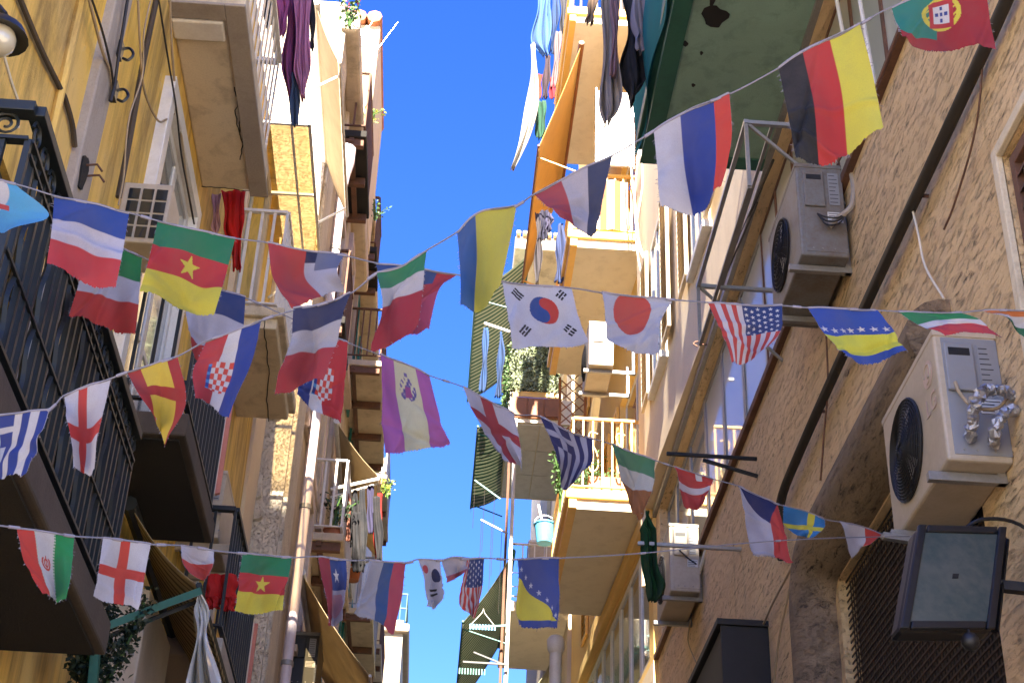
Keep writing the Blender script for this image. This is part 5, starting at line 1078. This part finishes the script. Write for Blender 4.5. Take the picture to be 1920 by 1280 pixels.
# --- string two: across the middle
flag('white and light blue flag cut by the left edge', P2, [(-50,330),(-10,336),(28,345)], [(-50,380),(2,388),(92,402)], [(-50,430),(-8,434),(22,432)], d_arg)
flag('big blue white and red flag left, on the middle string', P2, [(102,367),(170,382),(242,400)], [(97,430),(160,448),(230,472)], [(88,490),(150,527),(216,544)], sV([C('1E4AA8'), C('CFCCE0'), C('D8343C')], [.33,.64]))
flag('large green red yellow flag with a star, left', P2, [(296,414),(366,432),(441,447)], [(281,478),(352,500),(423,517)], [(263,540),(330,573),(401,592)], d_cam, 120)
flag('folded red and white flag with navy corner, left of centre', P2, [(502,455),(572,470),(645,478)], [(512,525),(570,520),(632,508)], [(550,574),(600,560),(648,538)], d_chi, depth=((0,0,0),(.02,-.04,.05),(.05,-.02,.03)))
flag('dark red and blue flag half hidden behind the green white red one', P2, [(705,494),(785,504),(856,515)], [(725,560),(782,560),(822,545)], [(733,626),(770,624),(803,620)], d_phi)
flag('white flag with red and blue circle and black bars, centre', P2, [(942,528),(1005,536),(1072,540)], [(953,590),(1020,592),(1086,592)], [(962,650),(1030,651),(1101,644)], d_kor, 130)
flag('white flag with large red disc, right of centre', P2, [(1128,549),(1190,556),(1262,562)], [(1137,602),(1190,612),(1238,606)], [(1142,640),(1195,664),(1238,655)], d_jap)
flag('striped red and white flag with starred blue canton on the right', P2, [(1328,568),(1396,572),(1466,573)], [(1352,622),(1405,628),(1462,622)], [(1367,684),(1402,676),(1440,650)], d_usa(), 150)
flag('blue and yellow flag with a row of white stars, right', P2, [(1515,577),(1580,579),(1645,582)], [(1546,625),(1603,630),(1675,622)], [(1582,674),(1632,679),(1702,657)], d_bos, 130)
flag('green white and red flag blown flat above the largest air conditioner', P2, [(1685,585),(1742,586),(1800,587)], [(1728,612),(1785,600),(1842,604)], [(1768,632),(1812,620),(1882,636)], sV([C('1C9050'), C('D8D4DC'), C('D03040')], [.42,.62]), depth=((0,0,0),(.05,.02,.05),(.08,.05,.1)))
flag('orange white and green flag cut by the right edge', P2, [(1843,582),(1900,582),(1960,584)], [(1870,590),(1908,600),(1965,606)], [(1900,606),(1925,632),(1972,650)], sV([C('DC7A38'), C('D8D4D8'), C('1C7A50')], [.34,.7]))
# --- string three: from the iron balcony down to the floodlight
flag('green white and red flag hanging half behind the big tricolour, left', P3, [(165,452),(215,462),(267,482)], [(150,522),(205,530),(261,548)], [(130,590),(190,611),(251,631)], sV([C('1A8848'), C('CCC8D8'), C('D43426')], [.36,.66]))
flag('blue white and red flag half hidden behind the starred green red yellow one', P3, [(345,520),(400,538),(459,558)], [(348,596),(402,600),(456,622)], [(360,660),(390,682),(452,690)], sV([C('243C7E'), C('BDBBD0'), C('BE2A28')], [.40,.80]))
flag('red white and blue flag with crest, behind the navy tricolour', P3, [(578,612),(620,628),(651,642)], [(562,695),(606,710),(646,722)], [(555,740),(600,774),(639,794)], d_cro(True))
flag('purple and cream flag with faded crest against the sky', P3, [(712,665),(760,682),(806,704)], [(718,756),(775,768),(827,786)], [(724,849),(785,844),(848,826)], d_spur, 120)
flag('white flag with red cross twisting in the middle of the sky', P3, [(868,725),(915,750),(963,776)], [(888,778),(934,806),(976,836)], [(938,852),(962,872),(979,881)], cross(.46,.45,.12,.09,C('B9B5C8'),C('A4283A')))
flag('navy striped flag with white cross right of the sky', P3, [(1012,780),(1060,806),(1111,822)], [(1036,832),(1076,852),(1109,866)], [(1044,878),(1062,916),(1092,884)], d_gre2)
flag('green white and brown orange flag folded to a point', P3, [(1145,832),(1186,848),(1229,863)], [(1160,880),(1196,895),(1226,906)], [(1183,944),(1196,978),(1214,950)], d_ire)
flag('small crumpled red flag with a white bar', P3, [(1264,875),(1300,886),(1338,898)], [(1275,906),(1306,922),(1333,912)], [(1283,948),(1305,957),(1321,942)], d_den)
flag('white and red flag with blue wedge, on the travertine wall side', P3, [(1385,912),(1420,928),(1459,945)], [(1399,976),(1440,986),(1474,1000)], [(1412,1040),(1450,1046),(1488,1052)], d_cze)
flag('small bright blue flag with yellow cross, crumpled', P3, [(1468,948),(1510,958),(1547,974)], [(1470,978),(1505,984),(1546,988)], [(1490,1000),(1510,1008),(1530,1004)], d_swe)
flag('small crumpled white and red flag next to the floodlight', P3, [(1574,978),(1614,986),(1653,1001)], [(1585,1000),(1615,1010),(1648,1006)], [(1600,1048),(1612,1028),(1638,1016)], d_pol)
# --- string four: low, across the bottom
flag('red white and green flag with red emblem, lower left', P4, [(32,990),(88,998),(140,1005)], [(45,1050),(92,1058),(132,1070)], [(76,1112),(102,1124),(122,1124)], d_ira, 120)
flag('white flag with bold red cross, lower left string', P4, [(193,1008),(236,1013),(282,1020)], [(183,1066),(228,1074),(271,1082)], [(175,1118),(220,1133),(262,1141)], ENG())
flag('tiny crumpled white red and navy flag on the lower string', P4, [(338,1022),(370,1027),(402,1032)], [(341,1046),(370,1058),(400,1056)], [(352,1068),(378,1088),(395,1074)], sV([C('C4C2D4'), C('D03A34')], [.5]))
flag('smaller green red yellow flag with a star, lower left string', P4, [(455,1037),(500,1041),(546,1045)], [(447,1090),(490,1095),(536,1100)], [(437,1145),(485,1149),(530,1144)], d_cam, 110)
flag('narrow red blue and white flag with one star, lower string', P4, [(597,1043),(622,1046),(648,1050)], [(606,1100),(628,1108),(647,1108)], [(612,1162),(626,1172),(641,1160)], d_chi2)
flag('white blue and red flag on the lower string by the sky', P4, [(690,1050),(725,1053),(761,1055)], [(680,1102),(712,1110),(754,1116)], [(664,1150),(704,1166),(743,1186)], sU([C('A8AABE'), C('245090'), C('B43A54')], [.42,.68]))
flag('crumpled white flag rolled narrow in the low sky', P4, [(785,1048),(803,1049),(826,1050)], [(796,1086),(806,1088),(829,1092)], [(803,1135),(812,1142),(829,1122)], d_kor2, depth=((0,0,0),(.02,-.03,.02),(.03,-.03,.03)))
flag('little folded white and red flag touching the starred striped one', P4, [(828,1050),(850,1044),(880,1046)], [(834,1070),(852,1066),(877,1060)], [(840,1090),(858,1082),(872,1071)], sV([C('B8B2C2'), C('B8586A')], [.75]))
flag('small striped flag with stars in the low sky', P4, [(875,1048),(890,1046),(909,1046)], [(866,1098),(886,1106),(904,1102)], [(862,1130),(885,1158),(895,1154)], d_usa(False), 110)
flag('dark blue and yellow flag with diagonal stars, lower string', P4, [(969,1049),(1010,1046),(1049,1046)], [(970,1110),(1010,1113),(1049,1116)], [(970,1173),(1010,1178),(1052,1172)], d_bos2, 120)
# strings
def bstring(label, P, pts, r=.0024):
    p = curve([onP(x, y, P) for x, y in pts], 5)
    o = MB().tube(p, r, 5).build('bunting_string', M_ROPE); tag(o, label, 'string', 'bunting strings')
    for k in range(4, len(p)-4, 9):
        a = p[k]; d = (p[k+1]-p[k]).normalized(); MB().tube([a, a+d*.03], r*1.9, 6).build('tape', M_HEM, o)
    return o
bstring('bunting string sloping from the top right to the lower left', P1, [(2000,-110),(1845,-50),(1672,14),(1612,46),(1530,84),(1460,128),(1368,177),(1295,204),(1226,246),(1148,292),(1072,327),(1002,364),(968,385),(902,397),(857,435),(799,470),(752,499),(707,512),(658,550),(604,570),(550,582),(489,601),(440,622),(385,640),(333,668),(285,684),(238,698),(207,710),(160,726),(119,742),(92,766),(20,776),(-60,786)])
bstring('bunting string crossing the middle almost level', P2, [(-80,325),(28,345),(102,367),(170,382),(242,399),(296,414),(366,432),(441,447),(502,455),(572,470),(645,479),(705,493),(785,504),(856,515),(942,528),(1005,536),(1072,540),(1128,549),(1190,556),(1262,562),(1328,567),(1396,571),(1466,573),(1515,577),(1580,579),(1645,582),(1685,584),(1742,586),(1800,586),(1843,582),(1900,582),(2000,584)])
bstring('bunting string sloping down from left to the floodlight', P3, [(130,445),(165,452),(215,462),(267,482),(345,520),(400,538),(459,558),(520,585),(578,611),(620,628),(651,642),(712,665),(760,682),(806,704),(868,725),(915,750),(963,776),(1012,780),(1060,806),(1111,822),(1145,832),(1186,848),(1229,863),(1264,875),(1300,886),(1338,898),(1385,911),(1420,928),(1459,945),(1510,958),(1547,973),(1574,978),(1614,986),(1653,1000),(1705,1005)])
bstring('lowest bunting string crossing near the bottom', P4, [(-60,978),(32,989),(88,997),(140,1005),(193,1008),(236,1013),(282,1020),(338,1022),(370,1026),(402,1032),(455,1037),(500,1041),(546,1045),(597,1043),(648,1050),(690,1050),(725,1053),(761,1055),(785,1048),(826,1050),(850,1045),(875,1048),(909,1046),(969,1049),(1010,1046),(1049,1046),(1200,1037),(1350,1022),(1480,1012),(1600,1007),(1705,1005)])
t = thing('string_bracket', 'steel arm left of the floodlight where two bunting strings meet', 'bracket', onP(1700,1006,P3)); p = onP(1655,1004,P3); MB().bar(p, V(2.5,p.y+.1,p.z+.0), .03).build('arm', M_STEEL, t)
